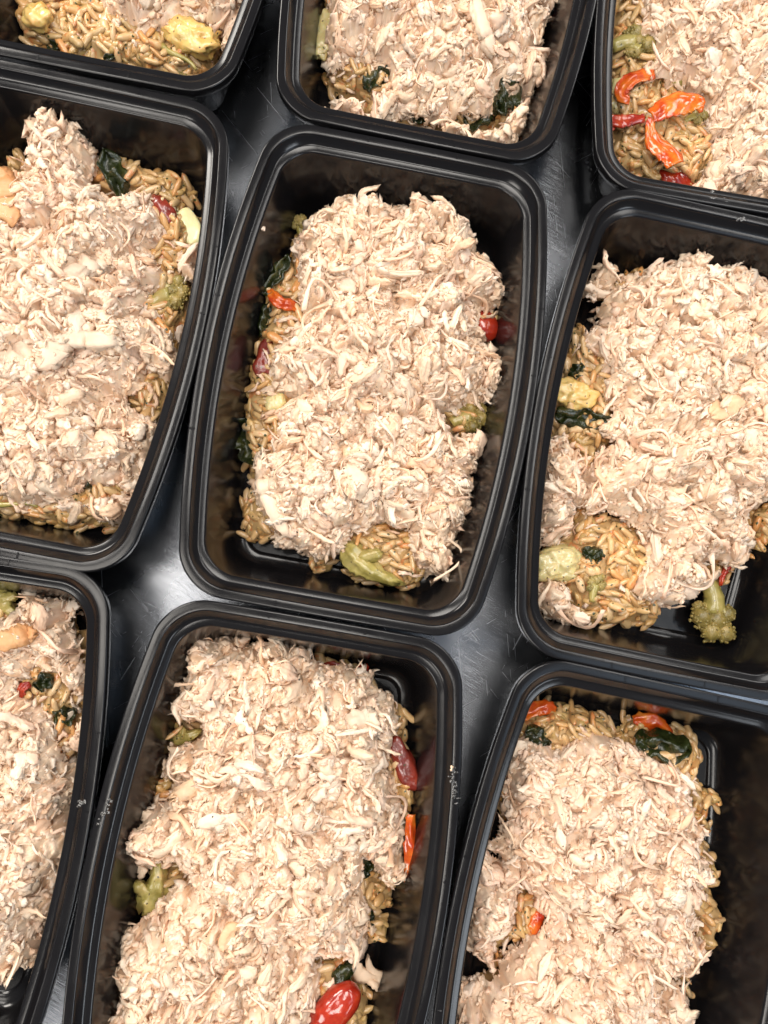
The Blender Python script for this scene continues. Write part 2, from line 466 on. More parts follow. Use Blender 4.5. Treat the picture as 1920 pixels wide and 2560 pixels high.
for k, (cx, cy, th, lab) in TRAYS.items():
    t = thing('meal_tray', lab, 'tray', 'black meal prep trays on the steel table', loc=(cx * MM, cy * MM, RIM_Z * MM))
    t.rotation_euler = (0, 0, th)
    link('rim', me_rim, t); w = link('wall', me_wall, t); link('outer_wall', me_out, t); link('base', me_base, t)
    for (u, v, a) in ((73.3, 12, 90), (71.9, 44, 86), (-73.3, 22, -90), (-72.2, -40, -88), (-20, 108.7, 180), (22, 108.7, 180), (-22, -108.7, 0), (20, -108.7, 0)):
        n = link('notch', me_notch, t, loc=(u * MM, v * MM, .0)); n.rotation_euler = (0, 0, math.radians(a))

# ------------------------------------------------------------------ outlines of the food, traced in photo pixels
def zm(off, sc, pts): return np.array(pts, float) / sc + np.array(off, float)
D = lambda pts: zm((0, 0), 1659 / 1920, pts)
Z1 = lambda pts: zm((0, 0), 2.592, pts)
Z3 = lambda pts: zm((1280, 0), 2.592, pts)
Z4 = lambda pts: zm((640, 0), 1659 / 1280, pts)
Z5 = lambda pts: zm((0, 200), 1088 / 600, pts)
Z6 = lambda pts: zm((1260, 460), 1123 / 660, pts)
Z7 = lambda pts: zm((0, 1280), 2.592, pts)
Z8 = lambda pts: zm((0, 1380), 1659 / 1200, pts)
Z9 = lambda pts: zm((1080, 1640), 1659 / 840, pts)
CHICK = {
 'M2': [D([(645, 475), (700, 440), (745, 415), (805, 420), (830, 440), (870, 425), (925, 420), (985, 425), (990, 450), (1010, 490), (1040, 530), (1085, 590), (1105, 620), (1105, 635), (1075, 655), (1045, 655), (1035, 690), (1045, 730), (1075, 745), (1100, 770), (1105, 810), (1085, 850), (1040, 862), (990, 865), (950, 890), (985, 935), (1045, 940), (1050, 985), (1020, 1010), (1040, 1050), (1040, 1100), (1010, 1150), (990, 1220), (940, 1245), (910, 1225), (905, 1175), (880, 1135), (800, 1125), (765, 1150), (740, 1195), (690, 1200), (650, 1190), (600, 1170), (570, 1110), (550, 1060), (555, 980), (580, 970), (600, 930), (590, 880), (610, 850), (580, 830), (580, 790), (600, 730), (650, 690), (640, 640), (640, 580), (640, 520)])],
 'M1': [Z5([(-140, 430), (0, 430), (60, 400), (120, 330), (130, 230), (110, 160), (150, 80), (210, 75), (280, 130), (290, 165), (340, 160), (410, 230), (415, 340), (370, 400), (375, 440), (440, 470), (500, 500), (560, 520), (640, 510), (690, 560), (745, 620), (740, 680), (700, 720), (690, 800), (730, 880), (730, 930), (670, 960), (680, 1020), (750, 1110), (755, 1150), (810, 1260), (790, 1310), (720, 1340), (690, 1320), (620, 1400), (510, 1440), (560, 1480), (640, 1510), (690, 1570), (670, 1700), (640, 1780), (560, 1840), (420, 1850), (360, 1830), (300, 1870), (350, 1950), (300, 1970), (200, 1940), (100, 1920), (40, 1900), (0, 1850), (-140, 1850)]),
        Z5([(410, 1900), (600, 1860), (590, 1950), (500, 2000), (420, 1980)]), Z5([(790, 760), (900, 755), (895, 880), (810, 885)])],
 'M3': [Z6([(480, 440), (560, 350), (640, 330), (740, 290), (800, 270), (900, 290), (930, 330), (1050, 330), (1130, 380), (1270, 420), (1270, 1250), (1080, 1380), (1070, 1420), (1085, 1530), (1050, 1600), (960, 1600), (900, 1590), (850, 1620), (860, 1720), (760, 1790), (690, 1770), (600, 1740), (590, 1680), (640, 1600), (620, 1480), (540, 1400), (470, 1380), (370, 1380), (360, 1320), (380, 1180), (480, 1130), (540, 1100), (430, 1050), (490, 990), (480, 880), (440, 780), (450, 720), (390, 690), (330, 650), (380, 630), (390, 590), (430, 580), (450, 500)]),
        Z6([(145, 1270), (180, 1120), (230, 1090), (300, 1040), (290, 1130), (370, 1200), (360, 1330), (290, 1380), (310, 1440), (240, 1530), (140, 1500)]),
        Z6([(125, 1700), (200, 1690), (290, 1740), (300, 1800), (380, 1870), (300, 1860), (210, 1830), (150, 1770)]),
        Z6([(365, 430), (420, 335), (495, 335), (480, 420), (420, 440), (385, 485)])],
 'T2': [Z4([(240, -120), (240, 60), (238, 200), (340, 180), (430, 240), (380, 310), (365, 380), (430, 375), (470, 320), (540, 340), (590, 385), (680, 340), (760, 340), (780, 285), (870, 300), (935, 270), (945, 190), (920, 150), (945, 120), (930, 80), (960, 10), (1010, -20), (1010, -120)]),
        Z4([(690, 445), (770, 400), (820, 380), (880, 310), (905, 320), (885, 400), (855, 470), (780, 472), (700, 460)]),
        Z4([(208, 335), (250, 315), (330, 325), (350, 375), (250, 362)]), Z4([(600, 415), (685, 420), (680, 448), (610, 440)])],
 'T1': [Z1([(580, -260), (650, 0), (720, 0), (740, 70), (800, 120), (825, 230), (870, 190), (950, 110), (1000, 130), (1110, 130), (1190, 80), (1250, 60), (1350, 120), (1440, 150), (1480, 140), (1465, 260), (1500, 300), (1560, 230), (1620, 40), (1660, -260)])],
 'T3': [Z3([(900, -260), (920, 60), (830, 150), (815, 260), (880, 240), (940, 280), (950, 340), (860, 430), (900, 470), (1050, 480), (1150, 510), (1060, 600), (1250, 650), (1300, 760), (1320, 900), (1310, 1030), (1280, 1100), (1210, 1180), (1210, 1240), (1430, 1290), (1850, 1370), (1850, -260)])],
 'B1': [Z7([(-200, 700), (30, 700), (140, 640), (110, 560), (180, 490), (280, 510), (420, 560), (430, 620), (440, 720), (410, 800), (475, 830), (470, 950), (450, 1180), (360, 1080), (280, 1050), (200, 1000), (100, 1080), (30, 1100), (40, 1150), (110, 1190), (200, 1220), (270, 1340), (330, 1400), (330, 1470), (380, 1560), (400, 1640), (510, 1660), (500, 1790), (410, 1910), (380, 1990), (440, 2120), (430, 2240), (370, 2360), (340, 2510), (350, 2580), (250, 2740), (265, 2900), (200, 2940), (100, 2990), (0, 3050), (-200, 3110)]),
        Z7([(455, 985), (580, 1030), (575, 1160), (505, 1195), (455, 1080)]), Z7([(505, 1340), (550, 1400), (535, 1520), (445, 1500)])],
 'B2': [Z8([(605, 330), (680, 280), (720, 310), (820, 295), (815, 340), (870, 320), (960, 265), (1050, 350), (1060, 400), (1130, 400), (1290, 420), (1290, 460), (1370, 540), (1370, 610), (1340, 700), (1350, 750), (1385, 900), (1390, 1130), (1360, 1170), (1270, 1060), (1245, 1150), (1250, 1300), (1280, 1340), (1230, 1430), (1150, 1380), (1070, 1440), (1090, 1500), (1080, 1631), (1080, 1780), (260, 1780), (310, 1631), (380, 1560), (340, 1500), (380, 1400), (430, 1330), (480, 1310), (520, 1270), (560, 1200), (640, 1180), (610, 1080), (500, 1110), (430, 1130), (430, 1080), (370, 1040), (370, 960), (420, 920), (530, 890), (600, 830), (550, 770), (560, 700), (690, 660), (700, 610), (590, 560), (580, 480), (620, 420)])],
 'B3': [Z9([(390, 480), (460, 440), (560, 430), (640, 480), (700, 400), (800, 380), (890, 400), (960, 460), (1070, 450), (1080, 490), (1150, 560), (1200, 560), (1330, 620), (1310, 720), (1320, 850), (1360, 880), (1350, 980), (1390, 1050), (1360, 1150), (1400, 1220), (1330, 1280), (1330, 1400), (1380, 1530), (1350, 1590), (1180, 1620), (1170, 1690), (1310, 1670), (1320, 1817), (1320, 2000), (100, 2000), (110, 1720), (330, 1640), (400, 1560), (480, 1470), (560, 1400), (580, 1330), (560, 1250), (440, 1140), (390, 1050), (290, 950), (370, 900), (390, 860), (400, 700), (390, 600)]),
        Z9([(150, 1340), (170, 1120), (210, 980), (260, 970), (330, 1040), (420, 1090), (440, 1180), (430, 1320), (440, 1390), (330, 1450), (320, 1620), (250, 1560), (220, 1480), (150, 1370)])],
}
ORZO = {
 'M2': [D([(660, 470), (632, 490), (630, 560), (570, 582), (530, 650), (525, 690), (545, 720), (537, 780), (517, 850), (520, 900), (503, 950), (520, 1000), (545, 1050), (525, 1085), (527, 1150), (560, 1175), (600, 1160), (640, 1000), (680, 700)]),
        D([(1000, 650), (1100, 655), (1108, 700), (1095, 740), (1010, 740)]), D([(950, 860), (1010, 865), (1072, 880), (1050, 930), (1000, 945), (940, 900)]),
        D([(665, 1180), (715, 1200), (712, 1228), (670, 1225)]), D([(745, 1130), (920, 1130), (920, 1250), (895, 1270), (840, 1268), (760, 1240), (735, 1220)])],
 'M1': [Z5([(380, 360), (470, 345), (520, 295), (610, 340), (700, 370), (780, 370), (860, 440), (865, 520), (830, 580), (905, 620), (905, 760), (885, 900), (862, 1000), (840, 1160), (790, 1380), (750, 1500), (710, 1640), (650, 1850), (590, 1980), (500, 2040), (300, 2060), (180, 2030), (0, 1990), (-140, 1980), (-140, 1800), (350, 1800), (560, 1600), (540, 1300), (600, 900), (640, 600), (340, 440)]),
        Z5([(-140, 400), (0, 400), (30, 285), (90, 320), (120, 430)])],
 'M3': [Z6([(290, 600), (340, 570), (370, 640), (470, 700), (520, 900), (500, 980), (420, 1150), (420, 1400), (600, 1440), (660, 1600), (640, 1750), (690, 1800), (640, 1880), (500, 1880), (340, 1840), (260, 1730), (130, 1680), (150, 1560), (250, 1500), (330, 1330), (190, 1000), (215, 900), (260, 700)]),
        Z6([(1050, 1400), (1270, 1230), (1270, 1540), (1090, 1590)]), Z6([(850, 1570), (990, 1590), (960, 1690), (900, 1720), (850, 1640)]), Z6([(435, 420), (600, 335), (640, 400), (470, 540)])],
 'T2': [Z4([(185, -120), (185, 60), (195, 150), (232, 200), (215, 240), (260, 290), (340, 320), (360, 380), (400, 395), (520, 410), (690, 447), (860, 420), (880, 300), (800, 250), (300, 100), (260, -120)])],
 'T1': [Z1([(20, -260), (30, 120), (80, 200), (130, 290), (330, 360), (500, 400), (700, 430), (1000, 490), (1190, 530), (1320, 430), (1400, 330), (1400, 250), (1500, 200), (1640, -260)])],
 'T3': [Z3([(635, -260), (625, 150), (615, 450), (610, 700), (620, 850), (700, 1060), (900, 1180), (1200, 1250), (1330, 1100), (1350, 900), (1280, 650), (1180, 480), (980, 400), (950, -260)])],
 'B1': [Z7([(100, 1000), (440, 760), (590, 800), (590, 1000), (580, 1200), (560, 1500), (540, 1650), (500, 1850), (450, 2040), (360, 2000), (280, 1400), (90, 1200)]), Z7([(-200, 520), (100, 520), (160, 650), (0, 720), (-200, 720)])],
 'B2': [Z8([(520, 560), (600, 550), (720, 620), (700, 680), (580, 700), (620, 850), (500, 880), (480, 780), (520, 700), (530, 640)]), Z8([(455, 1150), (520, 1080), (640, 1080), (660, 1190), (560, 1230), (500, 1260)]),
        Z8([(1030, 350), (1150, 375), (1250, 395), (1370, 540), (1420, 580), (1400, 640), (1470, 720), (1480, 800), (1450, 900), (1460, 960), (1420, 1020), (1340, 900), (1310, 700), (1250, 450)]),
        Z8([(1230, 1050), (1370, 1170), (1350, 1230), (1275, 1260), (1380, 1300), (1340, 1370), (1240, 1340), (1220, 1150)]), Z8([(1040, 1440), (1210, 1360), (1220, 1470), (1290, 1560), (1290, 1780), (1040, 1780)])],
 'B3': [Z9([(370, 440), (420, 300), (560, 215), (650, 222), (760, 260), (870, 300), (870, 370), (960, 370), (1000, 295), (1190, 350), (1330, 430), (1340, 540), (1320, 620), (1440, 700), (1440, 760), (1350, 770), (1410, 870), (1340, 910), (1430, 1000), (1430, 1100), (1380, 1160), (1440, 1240), (1500, 1330), (1440, 1400), (1450, 1480), (1390, 1500), (1300, 1440), (1230, 1200), (1230, 700), (1000, 520), (500, 500)]),
        Z9([(330, 620), (420, 580), (430, 850), (340, 800)]), Z9([(400, 1130), (560, 1170), (620, 1330), (560, 1430), (430, 1440), (340, 1450), (350, 1580), (300, 1450)]), Z9([(1160, 1610), (1310, 1590), (1300, 1690), (1170, 1720)])],
}
FLOOR = RIM_Z - 49.2
Z_CE, Z_OE = FLOOR + 25.0, FLOOR + 11.0         # heights at which the traced outlines are taken

def grown(P, e):
    """polygon moved outwards by e mm"""
    T = np.roll(P, -1, 0) - np.roll(P, 1, 0); N = np.stack([T[:, 1], -T[:, 0]], 1); N /= np.linalg.norm(N, axis=1)[:, None] + 1e-9
    ar = (P[:, 0] * np.roll(P[:, 1], -1) - np.roll(P[:, 0], -1) * P[:, 1]).sum()
    return P + N * e * (1 if ar > 0 else -1)
class Heap: pass
HEAPS = {}
for k in TRAYS:
    h = Heap()
    h.cp = [grown(unproj(p, Z_CE if len(p) > 8 else Z_CE - 3), .9 if k == 'B2' else .4) for p in CHICK[k]]
    h.op = [unproj(p, Z_OE) for p in ORZO[k]]
    HEAPS[k] = h
SEED = {k: 31 * i + 5 for i, k in enumerate(TRAYS)}
def orzo_height(k, p):
    h = HEAPS[k]
    d = np.maximum(multi_sd(p, h.op), multi_sd(p, h.cp) - 3)
    e = 1 - (1 - np.clip(d / 11, 0, 1)) ** 2
    return FLOOR + np.where(d > -2, 3 + 13 * e + 3.5 * e * fbm(p / 13, SEED[k] + 3), 0)
def chick_base(k, p, d):
    e = 1 - (1 - np.clip((d + 1.5) / 30, 0, 1)) ** 2.6
    lump = 7.0 * fbm(p / 30, SEED[k], 2) + 4.0 * vnoise(p / 13, SEED[k] + 1)
    return FLOOR + 12.0 + 25.5 * e + (.35 + .65 * e) * lump
CH_CELL = 11.5
def chick_cells(k, p):
    """the lumps of torn meat: which lump, its grain direction, its tilt and the crevice round it"""
    sd = SEED[k]
    w = p + 3.2 * np.stack([fbm(p / 7, sd + 40), fbm(p / 7 + 31, sd + 41)], 1)
    f1, f2, cid, cen = worley(w / CH_CELL, sd + 50)
    th = cid * 2 * np.pi * 3.7
    dl = (w / CH_CELL - cen) * CH_CELL
    tilt = .5 * (dl[:, 0] * np.cos(cid * 91) + dl[:, 1] * np.sin(cid * 91))
    hh = 7.5 * ((cid * 13.7) % 1 - .5)
    cre = -3.0 * (1 - np.clip((f2 - f1) / .24, 0, 1)) ** 1.6 + 3.4 * (1 - np.clip(f1 / .8, 0, 1) ** 2) - 1.5
    return th, hh + np.clip(tilt, -2.5, 2.5) + cre, cid, w
def chick_height(k, p, d=None):
    if d is None: d = multi_sd(p, HEAPS[k].cp)
    return chick_base(k, p, d) + 1.05 * chick_cells(k, p)[1]
def chick_fine(k, p, d=None):
    """full height with the fibres and crumbs, plus a number per crumb for its colour"""
    sd = SEED[k]
    if d is None: d = multi_sd(p, HEAPS[k].cp)
    th, dh, cid, w = chick_cells(k, p)
    c, s = np.cos(th), np.sin(th)
    u = w[:, 0] * c + w[:, 1] * s; v = -w[:, 0] * s + w[:, 1] * c
    q = np.stack([u, v], 1) + .9 * np.stack([fbm(w / 2.6, sd + 60), fbm(w / 2.6 + 9, sd + 61)], 1)
    st = 3.4 + 3.2 * ((cid * 7.3) % 1)
    f1, f2, c1, cen = worley(np.stack([q[:, 0] / st, q[:, 1] / 1.75], 1) + cid[:, None] * 40, sd + 70)
    loc = q[:, 0] / st + cid * 40 - cen[:, 0]
    b1 = 1.25 * (1 - np.clip(f1, 0, 1) ** 2) + 1.9 * (c1 - .5) + .9 * loc * np.sign((c1 * 17) % 1 - .5) - .7 * (1 - np.clip((f2 - f1) / .22, 0, 1))
    g1, g2, c2, _ = worley(np.stack([q[:, 0] / 1.6, q[:, 1] / .85], 1) + 11 * cid[:, None], sd + 80)
    b2 = .42 * (1 - g1) + .45 * (c2 - .5)
    return chick_base(k, p, d) + 1.05 * dh + b1 + b2 - .8, (c1 * .65 + c2 * .35), c1
def grad_normal(f, p, e=1.2):
    gx = (f(p + [e, 0]) - f(p - [e, 0])) / (2 * e); gy = (f(p + [0, e]) - f(p - [0, e])) / (2 * e)
    n = np.stack([-gx, -gy, np.ones(len(p))], 1)
    return n / np.linalg.norm(n, axis=1)[:, None]
def in_frame(xyz, m):
    q = project(xyz)
    return (q[:, 0] > -m) & (q[:, 0] < 1920 + m) & (q[:, 1] > -m) & (q[:, 1] < 2560 + m)

# ------------------------------------------------------------------ templates of chicken pieces
def shred(L, W, T, nr, ns, r, bend=.25, fray=.2, tail=.35, rough=.16):
    t = np.linspace(-1, 1, nr)
    a = np.arange(ns) / ns * 2 * np.pi
    by, bz = r.normal(0, bend), abs(r.normal(0, bend * .7))
    sp = np.stack([t * L / 2, by * (t ** 2 - .4) * L / 2 + .06 * L * np.sin(3 * t + r.uniform(0, 6)), -bz * (t ** 2 - .3) * L / 2 + .03 * L * np.sin(4 * t + r.uniform(0, 6))], 1)
    prof = np.clip(1 - np.abs(t) ** r.uniform(5, 9), 0, 1) ** .4
    prof = prof * (1 - tail * r.uniform(-1, 1) * t) * (1 + .22 * np.interp(np.arange(nr), np.linspace(0, nr - 1, 5), r.standard_normal(5))) + .10
    gro = 1 + .26 * r.standard_normal(ns)
    R = prof[:, None] * gro[None] * (1 + rough * r.standard_normal((nr, ns)))
    tw = r.normal(0, .5) * t
    ang = a[None] + tw[:, None]
    V = np.zeros((nr, ns, 3))
    e0, e1 = r.uniform(-1, 1, ns) * fray * L * .5, r.uniform(-1, 1, ns) * fray * L * .5
    ext = np.where(t[:, None] < 0, -e0[None], e1[None]) * np.abs(t[:, None]) ** 3
    V[..., 0] = sp[:, 0:1] + ext
    V[..., 1] = sp[:, 1:2] + R * np.cos(ang) * W / 2
    V[..., 2] = sp[:, 2:3] + R * np.sin(ang) * T / 2
    V = V.reshape(-1, 3)
    V = np.concatenate([V, [sp[0] * [.96, 1, 1], sp[-1] * [.96, 1, 1]]])
    F3 = []
    for i in range(nr - 1):
        for k in range(ns):
            k2 = (k + 1) % ns
            p, q, s, u = i * ns + k, i * ns + k2, (i + 1) * ns + k2, (i + 1) * ns + k
            F3 += [(p, s, q), (p, u, s)]
    c0, c1 = nr * ns, nr * ns + 1
    for k in range(ns):
        k2 = (k + 1) % ns
        F3 += [(c0, k, k2), (c1, (nr - 1) * ns + k2, (nr - 1) * ns + k)]
    return V, outward(V, np.array(F3))
tr = np.random.default_rng(5)
TPL = {
 'crumb': [shred(tr.uniform(1.6, 3.4), tr.uniform(1.3, 2.5), tr.uniform(1.1, 2.0), 5, 6, tr, .15, .3, rough=.28) for _ in range(26)],
 'shred': [shred(tr.uniform(3.0, 7.0), tr.uniform(1.1, 2.4), tr.uniform(.9, 1.7), 7, 6, tr, .34, .34, .3, .28) for _ in range(40)],
 'strand': [shred(tr.uniform(6, 13), tr.uniform(.5, .95), tr.uniform(.45, .8), 8, 5, tr, .5, .3, .6, .25) for _ in range(18)],
 'flake': [shred(tr.uniform(4, 8), tr.uniform(2.6, 4.6), tr.uniform(1.2, 2.0), 8, 9, tr, .3, .32, .4, .24) for _ in range(18)],
}
ME_STRIP = [mesh_np('chicken_shred', *shred(tr.uniform(6, 16), tr.uniform(1.4, 3.2), tr.uniform(1.2, 2.2), 16, 11, tr, .36, .3, .4, .22), mats=[M_PIECE]) for _ in range(34)]
def meat_chunk(P, W, T, r, ns=20):
    """fibrous torn piece along the points P with widths W; long ridges, ragged ends"""
    n = len(P)
    Tn = np.gradient(P, axis=0); Tn /= np.linalg.norm(Tn, axis=1)[:, None]
    S = np.cross((0, 0, 1), Tn); S /= np.linalg.norm(S, axis=1)[:, None]; N = np.cross(Tn, S)
    a = np.arange(ns) / ns * 2 * np.pi
    t = np.linspace(-1, 1, n)
    rid = 1 + .17 * r.standard_normal(ns)
    drift = vnoise(np.stack(np.broadcast_arrays(a[None] * 3.2, t[:, None] * 1.5), -1) + r.uniform(0, 90), 7)
    fine = vnoise(np.stack(np.broadcast_arrays(a[None] * 6, t[:, None] * 7), -1) + r.uniform(0, 90), 8)
    grain_ = vnoise(np.stack(np.broadcast_arrays(np.arange(ns)[None] * 1.37, t[:, None] * 16), -1) + r.uniform(0, 90), 9)
    R = rid[None] * (1 + .20 * drift + .16 * fine + .16 * grain_) * (np.clip(1 - np.abs(t) ** 5, 0, 1) ** .5 * .85 + .15)[:, None]
    L = np.linalg.norm(np.diff(P, axis=0), axis=1).sum()
    ext = r.uniform(-1, 1, (2, ns)) * .10 * L
    V = P[:, None] + S[:, None] * (R * np.cos(a)[None] * W[:, None] / 2)[..., None] + N[:, None] * (R * np.sin(a)[None] * T / 2)[..., None]
    V = V + Tn[:, None] * (np.where(t[:, None] < 0, -ext[0][None], ext[1][None]) * np.abs(t[:, None]) ** 4)[..., None]
    V = V.reshape(-1, 3)
    F4 = np.array([(i * ns + k, i * ns + (k + 1) % ns, (i + 1) * ns + (k + 1) % ns, (i + 1) * ns + k) for i in range(n - 1) for k in range(ns)])
    V = np.concatenate([V, [P[0], P[-1]]]); c0, c1 = n * ns, n * ns + 1
    F3 = np.array([(c0, (k + 1) % ns, k) for k in range(ns)] + [(c1, (n - 1) * ns + k, (n - 1) * ns + (k + 1) % ns) for k in range(ns)])
    return V, outward(V, F3), outward(V, F4)
def torn(r):
    t = np.linspace(-1, 1, 18); L = r.uniform(7, 18)
    P = np.stack([t * L / 2, .10 * L * r.normal() * t ** 2, -.10 * L * abs(r.normal()) * t ** 2], 1)
    W = r.uniform(3.0, 8.0) * np.interp(t, np.linspace(-1, 1, 6), r.uniform(.45, 1.15, 6))
    return meat_chunk(P, W, r.uniform(1.8, 3.2), r, 26)
ME_STRAND = [mesh_np('chicken_strand', *shred(tr.uniform(13, 24), tr.uniform(1.0, 1.9), tr.uniform(.9, 1.5), 22, 8, tr, .55, .2, .3, .16), mats=[M_PIECE]) for _ in range(16)]
ME_FLAKE = [mesh_np('chicken_flake', *torn(tr), mats=[M_PIECE]) for _ in range(30)]
def frames(n, yaw, pitch, roll):
    """columns: local x along yaw in the surface, z ~ normal"""
    h = np.stack([np.cos(yaw), np.sin(yaw), np.zeros_like(yaw)], 1)
    x = h - (h * n).sum(1)[:, None] * n; x /= np.linalg.norm(x, axis=1)[:, None] + 1e-9
    y = np.cross(n, x)
    c, s = np.cos(pitch)[:, None], np.sin(pitch)[:, None]
    x2 = c * x + s * n; z2 = -s * x + c * n
    c, s = np.cos(roll)[:, None], np.sin(roll)[:, None]
    y3 = c * y + s * z2; z3 = -s * y + c * z2
    return np.stack([x2, y3, z3], 2)
def sample(k, polys, density, r, grow=0.0):
    P = np.concatenate(polys); lo, hi = P.min(0) - 3, P.max(0) + 3
    n = int((hi - lo).prod() * density)
    p = r.uniform(lo, hi, (n, 2))
    d = multi_sd(p, polys)
    m = d > -grow
    return p[m], d[m]
def quat_obj(o, R, loc, s=1.0):
    o.matrix_local = Matrix.Translation([float(v) * MM for v in loc]) @ Matrix([[float(x) for x in R[i]] + [0] for i in range(3)] + [[0, 0, 0, 1]]) @ Matrix.Diagonal((*[float(v) for v in np.broadcast_to(s, 3)], 1))

CH_LABEL = {
 'T1': 'small end of shredded chicken over the orzo in the top left corner tray',
 'T2': 'heap of shredded chicken in the tray at the top edge, spinach showing below it',
 'T3': 'heap of shredded chicken in the top right corner tray beside red pepper strips',
 'M1': 'heap of shredded chicken with an orange browned chunk in the left edge tray',
 'M2': 'heap of shredded chicken filling the centre tray beside a cherry tomato',
 'M3': 'heap of shredded chicken in the right edge tray above a broccoli floret',
 'B1': 'strip of shredded chicken in the bottom left corner tray',
 'B2': 'wide heap of shredded chicken in the bottom tray with a yellow skin strip',
 'B3': 'pinkish heap of shredded chicken in the bottom right tray beside bare black plastic',
}
OZ_LABEL = {
 'T1': 'large exposed heap of golden orzo in the top left corner tray',
 'T2': 'orzo peeking out under the chicken in the tray at the top edge',
 'T3': 'orzo under red pepper strips along the left wall of the top right tray',
 'M1': 'orzo along the right wall of the tray at the left edge',
 'M2': 'orzo showing along the left side and bottom of the centre tray',
 'M3': 'orzo along the left wall and bottom of the right edge tray',
 'B1': 'orzo patch beside the right wall of the bottom left corner tray',
 'B2': 'orzo showing at both sides of the chicken in the bottom tray',
 'B3': 'orzo along the top and right of the chicken in the bottom right tray',
}
